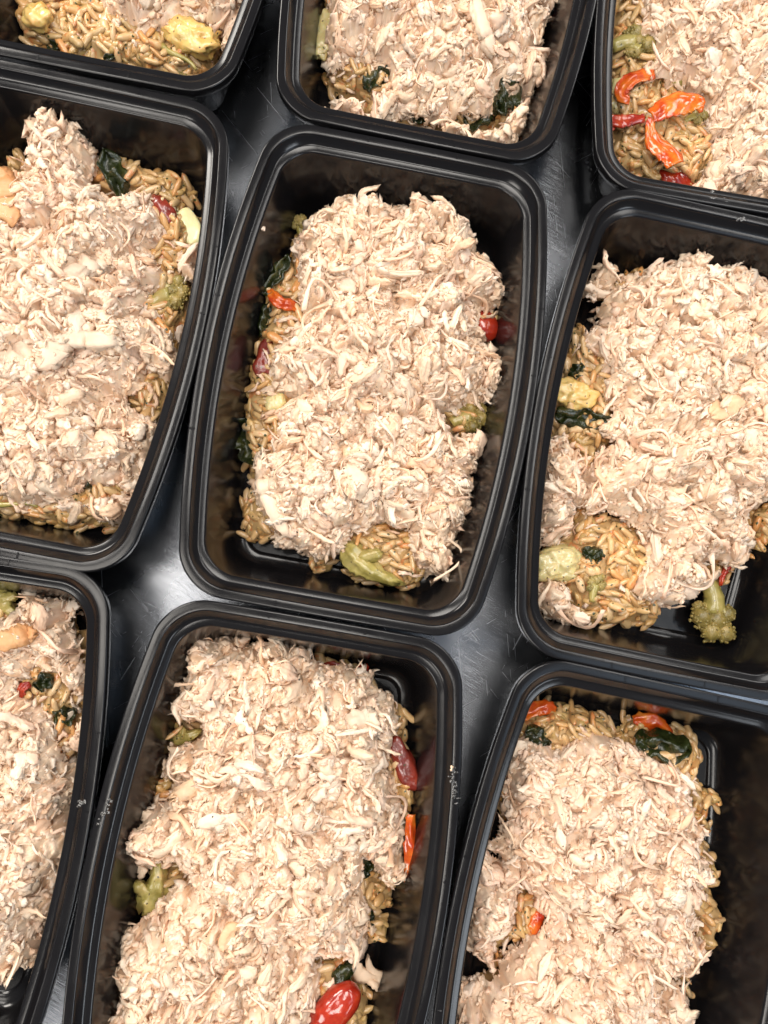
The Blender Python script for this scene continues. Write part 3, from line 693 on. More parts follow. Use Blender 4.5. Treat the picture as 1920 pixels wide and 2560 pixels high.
# ------------------------------------------------------------------ vegetables: tables first, so the grains can leave room for them
PX = 0.190                                       # mm per photo pixel at the food
VEG = [
 # tray, kind, name, centre px, length px, width px, angle deg, lift mm, label, category
 ('M2', 'tomato', 'cherry_tomato', (1240, 818), 88, 74, -65, 7, 'glossy red cherry tomato half buried at the right of the centre heap', 'tomato'),
 ('M2', 'strip', 'tomato_piece', (706, 754), 84, 34, -30, 3, 'small blistered orange tomato piece on orzo at the left of the centre tray', 'tomato'),
 ('M2', 'wedge', 'tomato_piece', (664, 890), 104, 50, 75, 1, 'dull red tomato chunk under the chicken edge at left of the centre tray', 'tomato'),
 ('M2', 'leaf', 'spinach_leaf', (602, 1100), 124, 66, -62, 5, 'crumpled dark spinach leaf against the left wall of the centre tray', 'spinach'),
 ('M2', 'leaf', 'spinach_leaf', (690, 690), 120, 34, 60, 1, 'thin dark spinach strand near the top left of the centre orzo', 'spinach'),
 ('M2', 'leaf', 'spinach_leaf', (655, 800), 90, 30, 80, 0, 'dark spinach strand beside the orange tomato piece in the centre tray', 'spinach'),
 ('M2', 'broc', 'broccoli_floret', (1195, 1048), 96, 84, 15, 1, 'broccoli piece at the right edge of the centre chicken heap', 'broccoli'),
 ('M2', 'stalk', 'broccoli_stalk', (925, 1418), 170, 76, -35, 3, 'thick pale green broccoli stalk at the bottom of the centre tray', 'broccoli'),
 ('M2', 'chunk', 'onion_piece', (690, 1006), 52, 44, 20, 1, 'translucent onion piece by the left chicken edge in the centre tray', 'onion'),
 ('M2', 'broc', 'broccoli_floret', (745, 560), 60, 50, 100, 1, 'small broccoli bit at the top left corner of the centre heap', 'broccoli'),
 ('T1', 'chunk', 'cauliflower_piece', (478, 90), 150, 88, -25, 5, 'big yellow cauliflower chunk in the top left corner tray', 'cauliflower'),
 ('T1', 'chunk', 'cauliflower_piece', (92, 42), 76, 68, 0, 5, 'round golden cauliflower piece at the far left of the top left tray', 'cauliflower'),
 ('T1', 'leaf', 'spinach_leaf', (300, 138), 86, 26, 28, 4, 'curved spinach strip near the lower rim of the top left tray', 'spinach'),
 ('T1', 'leaf', 'spinach_leaf', (128, 112), 70, 28, -45, 3, 'small spinach strip below the golden cauliflower in the top left tray', 'spinach'),
 ('T1', 'stem', 'herb_stem', (450, 150), 110, 14, -48, 4, 'thin brown green stem beside the cauliflower chunk in the top left tray', 'herb'),
 ('T1', 'broc', 'broccoli_floret', (442, 190), 60, 40, 0, 2, 'broccoli crumb at the lower rim of the top left tray', 'broccoli'),
 ('T2', 'leaf', 'spinach_leaf', (1197, 290), 92, 66, 20, 10, 'wet dark spinach clump at the bottom of the top edge tray', 'spinach'),
 ('T2', 'leaf', 'spinach_leaf', (1262, 248), 92, 66, 50, 11, 'upper of two adjoining spinach clumps in the top edge tray', 'spinach'),
 ('T2', 'leaf', 'spinach_leaf', (1057, 286), 68, 50, 20, 8, 'small spinach leaf beside the golden orzo at the bottom of the top tray', 'spinach'),
 ('T2', 'leaf', 'spinach_leaf', (938, 197), 76, 40, 30, 8, 'spinach tucked under the left side of the chicken in the top tray', 'spinach'),
 ('T2', 'strip', 'tomato_piece', (1374, 20), 70, 36, 70, 8, 'wrinkled dark dried tomato at the right edge of the top tray chicken', 'tomato'),
 ('T2', 'chunk', 'onion_piece', (806, 84), 150, 48, 82, 4, 'long pale onion petal along the left wall of the top tray', 'onion'),
 ('T3', 'broc', 'broccoli_floret', (1587, 108), 116, 96, 10, 4, 'round green broccoli floret by the left wall of the top right tray', 'broccoli'),
 ('T3', 'wedge', 'tomato_piece', (1695, 438), 104, 70, -8, 5, 'bright red tomato square at the lower rim of the top right tray', 'tomato'),
 ('T3', 'chunk', 'onion_piece', (1545, 235), 60, 86, 0, 2, 'pale onion piece against the left wall of the top right tray', 'onion'),
 ('T3', 'chunk', 'celery_piece', (1688, 200), 66, 34, -12, 2, 'green celery slice under the chicken in the top right tray', 'celery'),
 ('T3', 'broc', 'broccoli_floret', (1742, 292), 62, 44, 20, 3, 'small broccoli bit right of the orange pepper strip', 'broccoli'),
 ('M1', 'leaf', 'spinach_leaf', (290, 438), 120, 46, -68, 5, 'hanging dark spinach leaf on orzo at the top of the left edge tray', 'spinach'),
 ('M1', 'wedge', 'tomato_piece', (410, 522), 92, 44, -55, 2, 'dark red dried tomato beside the pale potato in the left edge tray', 'tomato'),
 ('M1', 'chunk', 'potato_slice', (472, 566), 100, 62, -70, 4, 'smooth pale yellow potato slice near the right wall of the left tray', 'potato'),
 ('M1', 'broc', 'broccoli_floret', (425, 735), 100, 90, 30, 3, 'broccoli cluster at the right middle of the left edge tray', 'broccoli'),
 ('M1', 'leaf', 'spinach_leaf', (190, 1222), 84, 50, 10, 1, 'green leaf poking out at the bottom of the left edge tray chicken', 'spinach'),
 ('M1', 'stem', 'herb_stem', (40, 1262), 110, 12, -18, 2, 'thin green stem at the bottom left of the left edge tray', 'herb'),
 ('M3', 'chunk', 'cauliflower_piece', (1392, 1408), 122, 84, 12, 4, 'pale greenish cauliflower slab against the left wall of the right tray', 'cauliflower'),
 ('M3', 'chunk', 'cauliflower_piece', (1432, 985), 120, 76, -20, 3, 'golden sauce coated cauliflower clump at the upper left of the right tray', 'cauliflower'),
 ('M3', 'leaf', 'spinach_leaf', (1480, 1386), 56, 30, -20, 4, 'small black green leaf beside the cauliflower slab in the right tray', 'spinach'),
 ('M3', 'leaf', 'spinach_leaf', (1455, 1045), 140, 52, -8, 1, 'dark leafy patch above the left chicken lump in the right tray', 'spinach'),
 ('M3', 'leaf', 'spinach_leaf', (1440, 930), 46, 28, 60, 4, 'spinach bit between orzo clumps at the upper left of the right tray', 'spinach'),
 ('M3', 'broc', 'broccoli_floret', (1490, 1462), 80, 50, 80, 3, 'broken broccoli sprig among the orzo in the lower left of the right tray', 'broccoli'),
 ('M3', 'strip', 'tomato_piece', (1812, 1432), 70, 16, 58, 4, 'bright red tomato skin sliver above the broccoli floret', 'tomato'),
 ('M3', 'broc', 'broccoli_floret', (1525, 735), 50, 40, 30, 1, 'tiny broccoli bit by the loose chicken at the top of the right tray', 'broccoli'),
 ('B1', 'stalk', 'broccoli_stalk', (18, 1512), 90, 56, -50, 6, 'green stalk at the upper left of the bottom left corner tray', 'broccoli'),
 ('B1', 'leaf', 'spinach_leaf', (112, 1704), 46, 34, 20, 4, 'upper dark spinach bit on orzo in the bottom left corner tray', 'spinach'),
 ('B1', 'leaf', 'spinach_leaf', (164, 1786), 50, 36, 10, 4, 'lower dark spinach bit on orzo in the bottom left corner tray', 'spinach'),
 ('B1', 'strip', 'tomato_piece', (60, 1724), 40, 22, 60, 4, 'small red tomato bit at the chicken gap of the bottom left tray', 'tomato'),
 ('B2', 'strip', 'tomato_piece', (838, 1676), 66, 30, -20, 4, 'dark red tomato shred at the top of the bottom tray', 'tomato'),
 ('B2', 'strip', 'tomato_piece', (896, 1690), 60, 34, 60, 4, 'second red tomato shred at the top right of the bottom tray heap', 'tomato'),
 ('B2', 'wedge', 'tomato_piece', (1012, 1915), 130, 48, -68, 3, 'long red tomato wedge at the right of the bottom tray', 'tomato'),
 ('B2', 'tomato', 'cherry_tomato', (838, 2520), 140, 84, 42, 5, 'large glossy roasted cherry tomato at the bottom edge of the picture', 'tomato'),
 ('B2', 'leaf', 'spinach_leaf', (852, 2440), 76, 30, 38, 5, 'twisted spinach strip just above the large cherry tomato', 'spinach'),
 ('B2', 'leaf', 'spinach_leaf', (914, 2285), 62, 28, -60, 2, 'dark spinach at the right edge of the bottom heap near loose orzo', 'spinach'),
 ('B2', 'leaf', 'spinach_leaf', (915, 2165), 56, 26, 75, 3, 'spinach strand in the right side gap of the bottom heap', 'spinach'),
 ('B2', 'stalk', 'broccoli_stalk', (468, 1840), 74, 40, 18, 3, 'small green stalk at the upper left of the bottom tray heap', 'broccoli'),
 ('B2', 'stalk', 'broccoli_stalk', (385, 2215), 120, 70, 75, 3, 'yellow green broccoli piece in the left gap of the bottom tray', 'broccoli'),
 ('M3', 'broc', 'broccoli_floret', (1782, 1535), 180, 122, -82, 2, 'pale broccoli floret lying on the bare floor at the bottom of the right tray', 'broccoli'),
 ('B3', 'strip', 'tomato_piece', (1345, 1776), 90, 38, 12, 5, 'orange red tomato skin at the top left of the bottom right tray', 'tomato'),
 ('B3', 'strip', 'tomato_piece', (1632, 1812), 104, 40, -26, 5, 'frayed orange tomato skin at the top right of the bottom right heap', 'tomato'),
 ('B3', 'leaf', 'spinach_leaf', (1342, 1838), 66, 40, -35, 4, 'spinach bit at the upper left of the bottom right tray orzo', 'spinach'),
 ('B3', 'leaf', 'spinach_leaf', (1656, 1862), 134, 58, -12, 5, 'wide folded spinach leaf on orzo in the bottom right tray', 'spinach'),
 ('B3', 'chunk', 'carrot_piece', (1340, 2300), 60, 34, 60, 3, 'small orange carrot bit in the left gap of the bottom right heap', 'carrot'),
]
VEGC = {k: [] for k in TRAYS}
for v in VEG:
    if v[1] in ('wedge', 'stem'): continue
    c = unproj([v[3]], FLOOR + 17)[0]
    VEGC[v[0]].append((c, v[4] * PX * .5, v[5] * PX * .5, math.radians(v[6])))
def veg_clear(k, p, m=.5):
    ok = np.ones(len(p), bool)
    for c, a, b, th in VEGC[k]:
        w = p - c; x = w[:, 0] * math.cos(th) + w[:, 1] * math.sin(th); y = -w[:, 0] * math.sin(th) + w[:, 1] * math.cos(th)
        ok &= (x / a) ** 2 + (y / b) ** 2 > m
    return ok

# ------------------------------------------------------------------ orzo grains
def grain(L, W, r, nr=9, ns=8):
    t = np.linspace(-1, 1, nr)
    sp = np.stack([t * L / 2, .05 * L * (t ** 2) * r.uniform(-1, 1), .05 * L * t ** 2 * r.uniform(-1, .3)], 1)
    rad = W / 2 * np.clip(1 - np.abs(t) ** 2.6, 0, 1) ** .58 + .12
    rad = rad * (1 + .06 * r.standard_normal(nr))
    V, F3, F4 = tube(sp, rad, ns, squash=r.uniform(.72, .95), rngl=r, rough=.04)
    return V, F3, F4
ME_GRAIN = [mesh_np('orzo_grain', *grain(tr.uniform(7.4, 10.4), tr.uniform(2.7, 3.9), tr), mats=[M_ORZO]) for _ in range(12)]
G_TPL = [grain(tr.uniform(7.0, 9.4), tr.uniform(3.3, 4.4), tr, 7, 6) for _ in range(6)]
OZ_T = np.array([(.56, .34, .115), (.64, .43, .17), (.44, .30, .10), (.56, .29, .085)])
def assemble(items, r, tints):
    """items: list of (V, F3, R(n,3,3), pos(n,3), scale(n), tint(n,3))"""
    VV, FF, CC = [], [], []; off = 0
    for V, F, R, pos, s, c in items:
        n = len(pos)
        if n == 0: continue
        W = np.einsum('nij,vj->nvi', R, V) * s[:, None, None] + pos[:, None]
        VV.append(W.reshape(-1, 3)); nvx = len(V)
        FF.append((F[None] + (off + np.arange(n) * nvx)[:, None, None]).reshape(-1, F.shape[1]))
        CC.append(np.repeat(c, nvx, axis=0)); off += n * nvx
    return np.concatenate(VV), np.concatenate(FF), np.concatenate(CC)
def field_mesh(name, k, hf, dist, step, lim, mat, tint, seed):
    """lumpy bed mesh over the area where dist > lim"""
    P = np.concatenate(HEAPS[k].cp + HEAPS[k].op)
    lo, hi = P.min(0) - 2, P.max(0) + 2
    nx, ny = int((hi[0] - lo[0]) / step), int((hi[1] - lo[1]) / step)
    X, Y = np.meshgrid(lo[0] + np.arange(nx) * step, lo[1] + np.arange(ny) * step, indexing='ij')
    p = np.stack([X.ravel(), Y.ravel()], 1)
    ok = in_frame(np.column_stack([p, np.full(len(p), FLOOR + 30)]), 110)
    d = np.full(len(p), -99.); z = np.zeros(len(p))
    d[ok] = dist(p[ok]); ok &= d > lim
    z[ok] = hf(p[ok], d[ok])
    q = to_local(k, p); sd = tray_sdf(q[:, 0], q[:, 1])
    ok &= sd < -(inset_at(z - RIM_Z) + 1.0)
    ok = ok.reshape(nx, ny)
    idx = np.arange(nx * ny).reshape(nx, ny)
    m = ok[:-1, :-1] & ok[1:, :-1] & ok[1:, 1:] & ok[:-1, 1:]
    F = np.stack([idx[:-1, :-1][m], idx[1:, :-1][m], idx[1:, 1:][m], idx[:-1, 1:][m]], 1)
    used, inv = np.unique(F, return_inverse=True); F = inv.reshape(F.shape)
    V = np.column_stack([p, z])[used]
    c = np.tile(tint, (len(V), 1)) * (1 + .10 * fbm(V / 5, seed))[:, None]
    return V, F, c
TINTW = {'M1': (1.0, 1.0, 1.0), 'B3': (.98, .96, .97), 'B2': (1.0, .99, .98)}
n_ind = 0
for ki, k in enumerate(TRAYS):
    r = np.random.default_rng(100 + ki)
    h = HEAPS[k]; sd = SEED[k]
    cx, cy = TRAYS[k][:2]
    base = np.array([cx, cy, FLOOR])
    # ---- orzo
    oz = thing('orzo_pasta', OZ_LABEL[k], 'pasta', 'heaps of orzo in the trays', loc=tuple(base * MM))
    fo = lambda p: orzo_height(k, p)
    odist = lambda p: np.maximum(multi_sd(p, h.op), multi_sd(p, h.cp) - 3)
    V, F, c = field_mesh('orzo_bed', k, lambda p, d: fo(p) - .7 + 1.0 * vnoise(p / 2.4, sd) + 1.3 * vnoise(p / 6, sd + 1), odist, 1.6, -1, M_BED, np.array((.44, .29, .125)), sd)
    F3b = np.concatenate([F[:, [0, 1, 2]], F[:, [0, 2, 3]]])
    p, d = sample(k, h.op, .075, r, .5)
    dc = multi_sd(p, h.cp); m = (dc < 4) & veg_clear(k, p, .35); p, d = p[m], d[m]
    z = fo(p) - r.uniform(.6, 3.2, len(p))
    p = push_in(k, p, z, 2.2)
    xyz = np.column_stack([p, z]); fr = in_frame(xyz, 120); p, xyz, z = p[fr], xyz[fr], z[fr]
    n = grad_normal(fo, p); R = frames(n, r.uniform(0, 6.28, len(p)), r.normal(0, .3, len(p)), r.uniform(0, 6.28, len(p)))
    ti = r.integers(0, len(G_TPL), len(p)); tc = OZ_T[r.integers(0, 4, len(p))] * r.uniform(.85, 1.1, (len(p), 1))
    items = []
    for j, (gv, g3, g4) in enumerate(G_TPL):
        s_ = ti == j
        gf = np.concatenate([g3, g4[:, [0, 1, 2]], g4[:, [0, 2, 3]]])
        items.append((gv, gf, R[s_], xyz[s_], r.uniform(.8, 1.1, s_.sum()), tc[s_]))
    V2, F2, c2 = assemble(items, r, OZ_T)
    V2 = np.concatenate([V, V2]); F2 = np.concatenate([F3b, F2 + len(V)]); c2 = np.concatenate([c, c2])
    link('orzo_bed', mesh_np('orzo_bed', V2 - base, F3=F2, mats=[M_BED], color=c2), oz, kind='stuff')
    # upper grains, each its own object
    p, d = sample(k, h.op, .30, r, 1.0)
    m = (multi_sd(p, h.cp) < 1.5) & veg_clear(k, p); p = p[m]
    z = fo(p) + r.uniform(-.7, 1.9, len(p)); p = push_in(k, p, z, 2.4)
    keep = []
    for i in range(len(p)):
        if all((p[i, 0] - p[j, 0]) ** 2 + (p[i, 1] - p[j, 1]) ** 2 > 3.9 ** 2 for j in keep): keep.append(i)
    p, z = p[keep], z[keep]
    fr = in_frame(np.column_stack([p, z]), 20); p, z = p[fr], z[fr]
    if len(p) > 290: p, z = p[:290], z[:290]
    n = grad_normal(fo, p); yw = 3.1 * vnoise(p / 9, sd + 9) + r.normal(0, .8, len(p))
    R = frames(n, yw, r.normal(0, .28, len(p)), r.uniform(0, 6.28, len(p)))
    for i in range(len(p)):
        o = bpy.data.objects.new('orzo_grain', ME_GRAIN[r.integers(0, 12)]); COL.objects.link(o); o.parent = oz
        quat_obj(o, R[i], np.array([*p[i], z[i]]) - base, r.uniform(.9, 1.25)); n_ind += 1
    # ---- chicken
    ch = thing('shredded_chicken', CH_LABEL[k], 'chicken', 'heaps of shredded chicken in the trays', loc=tuple(base * MM))
    fc = lambda p: chick_height(k, p)
    cd = lambda p: multi_sd(p, h.cp)
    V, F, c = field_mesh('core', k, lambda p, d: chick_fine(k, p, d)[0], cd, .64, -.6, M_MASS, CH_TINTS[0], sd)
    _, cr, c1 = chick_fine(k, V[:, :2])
    c = CH_TINTS[np.array([0, 3, 1, 4, 0, 5])[np.clip((c1 * 6).astype(int), 0, 5)]] * (.94 + .10 * cr)[:, None] * np.array(TINTW.get(k, (1, 1, 1)))  # core palette leans peach: warm crevice shade put into the colour
    F3b = np.concatenate([F[:, [0, 1, 2]], F[:, [0, 2, 3]]])
    VV, FF, CC = [V], [F3b], [c]; off = len(V)
    for kind, dens, lift, pst, grow in (('crumb', .160, (-.6, .8), .45, .8), ('shred', .115, (-.8, 1.0), .26, .9), ('strand', .012, (.3, 1.6), .35, 1.8), ('flake', .024, (-.3, 1.1), .28, .6)):
        p, d = sample(k, h.cp, dens, r, grow)
        m = (d < 4) | (r.random(len(p)) < .62); p, d = p[m], d[m]
        z0 = chick_height(k, p, d)
        z = z0 + r.uniform(*lift, len(p))
        # near the border let pieces hang down over the side
        edge = d < 5
        z = np.where(edge, z - r.uniform(0, 9, len(p)) * (r.random(len(p)) < .6), z)
        p = push_in(k, p, z, 1.6)
        xyz = np.column_stack([p, z]); fr = in_frame(xyz, 80); p, xyz, d = p[fr], xyz[fr], d[fr]
        if len(p) == 0: continue
        n = grad_normal(fc, p, 2.0)
        yaw = chick_cells(k, p)[0] + r.normal(0, .5, len(p))
        R = frames(n, yaw, r.normal(0, pst, len(p)), r.normal(0, .6, len(p)))
        wi = r.choice(6, len(p), p=[.20, .29, .25, .09, .05, .12])
        cl = np.clip(vnoise(p / 9, sd + 21) * .5 + .5, 0, 1)[:, None]
        lt = (chick_cells(k, p)[2] * 5.3) % 1
        tc = (CH_TINTS[wi] * (1 - .35 * cl) + .35 * cl * CH_TINTS[2]) * (1 + (lt[:, None] - .5) * np.array([.05, .10, .16])) * r.uniform(.93, 1.04, (len(p), 1)) * np.array(TINTW.get(k, (1, 1, 1)))
        tpl = TPL[kind]; ti = r.integers(0, len(tpl), len(p))
        items = [(tpl[j][0], tpl[j][1], R[ti == j], xyz[ti == j], r.uniform(.75, 1.25, (ti == j).sum()), tc[ti == j]) for j in range(len(tpl))]
        V2, F2, c2 = assemble(items, r, None)
        VV.append(V2); FF.append(F2 + off); CC.append(c2); off += len(V2)
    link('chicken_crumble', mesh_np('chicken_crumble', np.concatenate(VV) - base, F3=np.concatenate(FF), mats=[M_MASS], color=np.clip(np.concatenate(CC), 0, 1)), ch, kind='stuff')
    # larger shreds and flakes, each its own object
    for nm, lib, dens, gap in (('chicken_shred', ME_STRIP, .022, 6.0), ('chicken_flake', ME_FLAKE, .009, 9), ('chicken_strand', ME_STRAND, .0035, 12)):
        p, d = sample(k, h.cp, dens, r, -1.0)
        keep = []
        for i in range(len(p)):
            if all((p[i, 0] - p[j, 0]) ** 2 + (p[i, 1] - p[j, 1]) ** 2 > gap ** 2 for j in keep): keep.append(i)
        p, d = p[keep], d[keep]
        z = chick_height(k, p, d) + r.uniform(.3, 1.7, len(p)); p = push_in(k, p, z, 2.5)
        fr = in_frame(np.column_stack([p, z]), 25); p, z = p[fr], z[fr]
        p, z = p[:230], z[:230]
        if len(p) == 0: continue
        n = grad_normal(fc, p, 3.0)
        yaw = chick_cells(k, p)[0] + r.normal(0, .5, len(p))
        R = frames(n, yaw, r.normal(0, .20, len(p)), r.normal(0, .4, len(p)))
        for i in range(len(p)):
            o = bpy.data.objects.new(nm, lib[r.integers(0, len(lib))]); COL.objects.link(o); o.parent = ch
            quat_obj(o, R[i], np.array([*p[i], z[i]]) - base, r.uniform(.75, 1.15)); n_ind += 1
    # stray shreds that have dropped onto the orzo
    p, d = sample(k, h.cp, .006, r, 8)
    p = p[(d < -2) & (multi_sd(p, h.op) > 2)]
    p = p[in_frame(np.column_stack([p, np.full(len(p), FLOOR + 18)]), 10)]
    if len(p):
        z = fo(p) + r.uniform(1.2, 2.4, len(p)); p = push_in(k, p, z, 2.5)
        Rm = frames(grad_normal(fo, p, 2.5), r.uniform(0, 6.28, len(p)), r.normal(0, .2, len(p)), r.normal(0, .4, len(p)))
        for i in range(len(p)):
            o = bpy.data.objects.new('chicken_shred', ME_STRIP[r.integers(0, len(ME_STRIP))]); COL.objects.link(o); o.parent = ch
            quat_obj(o, Rm[i], np.array([*p[i], z[i]]) - base, r.uniform(.45, .85)); n_ind += 1
    h.chick, h.orzo, h.base = ch, oz, base
print('individual pieces', n_ind)

# ------------------------------------------------------------------ vegetables
def leaf_mesh(L, W, r):
    nx, ny = 22, 12
    u, v = np.meshgrid(np.linspace(-1, 1, nx), np.linspace(-1, 1, ny), indexing='ij')
    wid = np.clip(1 - np.abs(u) ** 2.4, 0, 1) ** .6 * (1 + .18 * vnoise(np.stack([u * 3, v * 0 + r.uniform(0, 50)], -1))) + .12
    s = r.integers(0, 999)
    P = np.stack([u * L / 2, v * wid * W / 2, 0 * u], -1)
    amp = min(W * .36, 4.6)
    f = lambda q: fbm(np.stack([q[..., 0] / (L * .22), q[..., 1] / (W * .30)], -1) + s, int(s), 3)
    z = amp * f(P) * 1.2 + amp * .7 * np.sin(v * 4.5 + 2.2 * vnoise(np.stack([u * 2, v], -1) + s)) - amp * .5 * np.abs(v) ** 2
    P[..., 2] = z
    P[..., 1] += amp * .6 * vnoise(np.stack([u * 4, v * 2.5], -1) + s + 9)
    top = P.reshape(-1, 3); bot = top - [0, 0, .45]
    idx = np.arange(nx * ny).reshape(nx, ny)
    q = np.stack([idx[:-1, :-1], idx[1:, :-1], idx[1:, 1:], idx[:-1, 1:]], -1).reshape(-1, 4)
    nb = nx * ny
    bd = list(idx[:, 0]) + list(idx[-1, 1:]) + list(idx[::-1, -1][1:]) + list(idx[0, ::-1][1:-1])
    side = [(bd[i], bd[i] + nb, bd[(i + 1) % len(bd)] + nb, bd[(i + 1) % len(bd)]) for i in range(len(bd))]
    return np.concatenate([top, bot]), None, np.concatenate([q, q[:, ::-1] + nb, np.array(side)])
def blob(a, b, c, r, power=2.0, rough=.08, freq=.35, nr=16, ns=22, flat=0):
    th = np.linspace(0, np.pi, nr); ph = np.arange(ns) / ns * 2 * np.pi
    sg = lambda x, p: np.sign(x) * np.abs(x) ** (2 / p)
    V = [(0, 0, c)]
    T, PH = np.meshgrid(th[1:-1], ph, indexing='ij')
    X = a * sg(np.sin(T), power) * sg(np.cos(PH), power); Y = b * sg(np.sin(T), power) * sg(np.sin(PH), power); Z = c * sg(np.cos(T), power)
    P = np.stack([X, Y, Z], -1).reshape(-1, 3)
    P = np.concatenate([[(0, 0, c)], P, [(0, 0, -c)]])
    s = r.uniform(0, 99)
    P = P * (1 + rough * fbm(P * freq + s, 3, 3))[:, None]
    n = nr - 2
    F4 = [(1 + i * ns + j, 1 + (i + 1) * ns + j, 1 + (i + 1) * ns + (j + 1) % ns, 1 + i * ns + (j + 1) % ns) for i in range(n - 1) for j in range(ns)]
    last = len(P) - 1
    F3 = [(0, 1 + j, 1 + (j + 1) % ns) for j in range(ns)] + [(last, 1 + (n - 1) * ns + (j + 1) % ns, 1 + (n - 1) * ns + j) for j in range(ns)]
    return P, outward(P, np.array(F3)), outward(P, np.array(F4))
def ribbon(pts, W, r, th=1.1, cup=.35):
    """curved skin strip along pts (mm, Nx3); widths W (N) with cupped cross-section"""
    pts = np.asarray(pts, float)
    n = len(pts); m = 13
    T = np.gradient(pts, axis=0); T /= np.linalg.norm(T, axis=1)[:, None]
    S = np.cross((0, 0, 1), T); S /= np.linalg.norm(S, axis=1)[:, None]
    v = np.linspace(-1, 1, m)
    P = pts[:, None] + S[:, None] * (v[None, :, None] * np.asarray(W)[:, None, None] / 2)
    P[..., 2] += cup * np.asarray(W)[:, None] * (1 - v[None] ** 2) * .5
    wv = np.asarray(W)[:, None]
    P[..., 2] += (.35 * vnoise(P[..., :2] / 2.0 + r.uniform(0, 50)) + .5 * np.sin(v[None] * 4 + 3 * vnoise(P[..., :2] / 6 + r.uniform(0, 50)))) * np.clip(wv / 7, .25, 1)
    P[..., :2] += (.35 * r.standard_normal((n, m, 2))) * (np.abs(v)[None, :, None] > .9)
    top = P.reshape(-1, 3); bot = top - [0, 0, th]
    idx = np.arange(n * m).reshape(n, m)
    q = np.stack([idx[:-1, :-1], idx[1:, :-1], idx[1:, 1:], idx[:-1, 1:]], -1).reshape(-1, 4); nb = n * m
    bd = list(idx[:, 0]) + list(idx[-1, 1:]) + list(idx[::-1, -1][1:]) + list(idx[0, ::-1][1:-1])
    side = [(bd[i], bd[i] + nb, bd[(i + 1) % len(bd)] + nb, bd[(i + 1) % len(bd)]) for i in range(len(bd))]
    return np.concatenate([top, bot]), None, np.concatenate([q, q[:, ::-1] + nb, np.array(side)])
def spline(pts, n):
    pts = np.asarray(pts, float); t = np.arange(len(pts)); tt = np.linspace(0, len(pts) - 1, n)
    out = []
    for x in tt:
        i = min(int(x), len(pts) - 2); f = x - i
        p0, p1, p2, p3 = pts[max(i - 1, 0)], pts[i], pts[i + 1], pts[min(i + 2, len(pts) - 1)]
        out.append(.5 * ((2 * p1) + (p2 - p0) * f + (2 * p0 - 5 * p1 + 4 * p2 - p3) * f * f + (3 * p1 - p0 - 3 * p2 + p3) * f ** 3))
    return np.array(out)
def cluster(cen, rad, n, br, r):
    """broccoli head: many small buds over an uneven dome, one mesh"""
    bv, b3, b4 = blob(1, 1, 1, r, 2, .12, 1.2, 6, 7)
    bf = np.concatenate([b3, b4[:, [0, 1, 2]], b4[:, [0, 2, 3]]])
    VV, FF = [], []; off = 0
    for i in range(n):
        d = r.standard_normal(3); d /= np.linalg.norm(d); d[2] = abs(d[2]) * 1.0 - .25
        s = r.uniform(.65, 1.25) * br
        lump = 1 + .22 * vnoise(d[None] * 2.3, 5)[0]
        VV.append(bv * s * r.uniform(.8, 1.2, 3) + cen + d * rad * lump * r.uniform(.78, 1.0)); FF.append(bf + off); off += len(bv)
    return np.concatenate(VV), np.concatenate(FF), None
vr = np.random.default_rng(77)
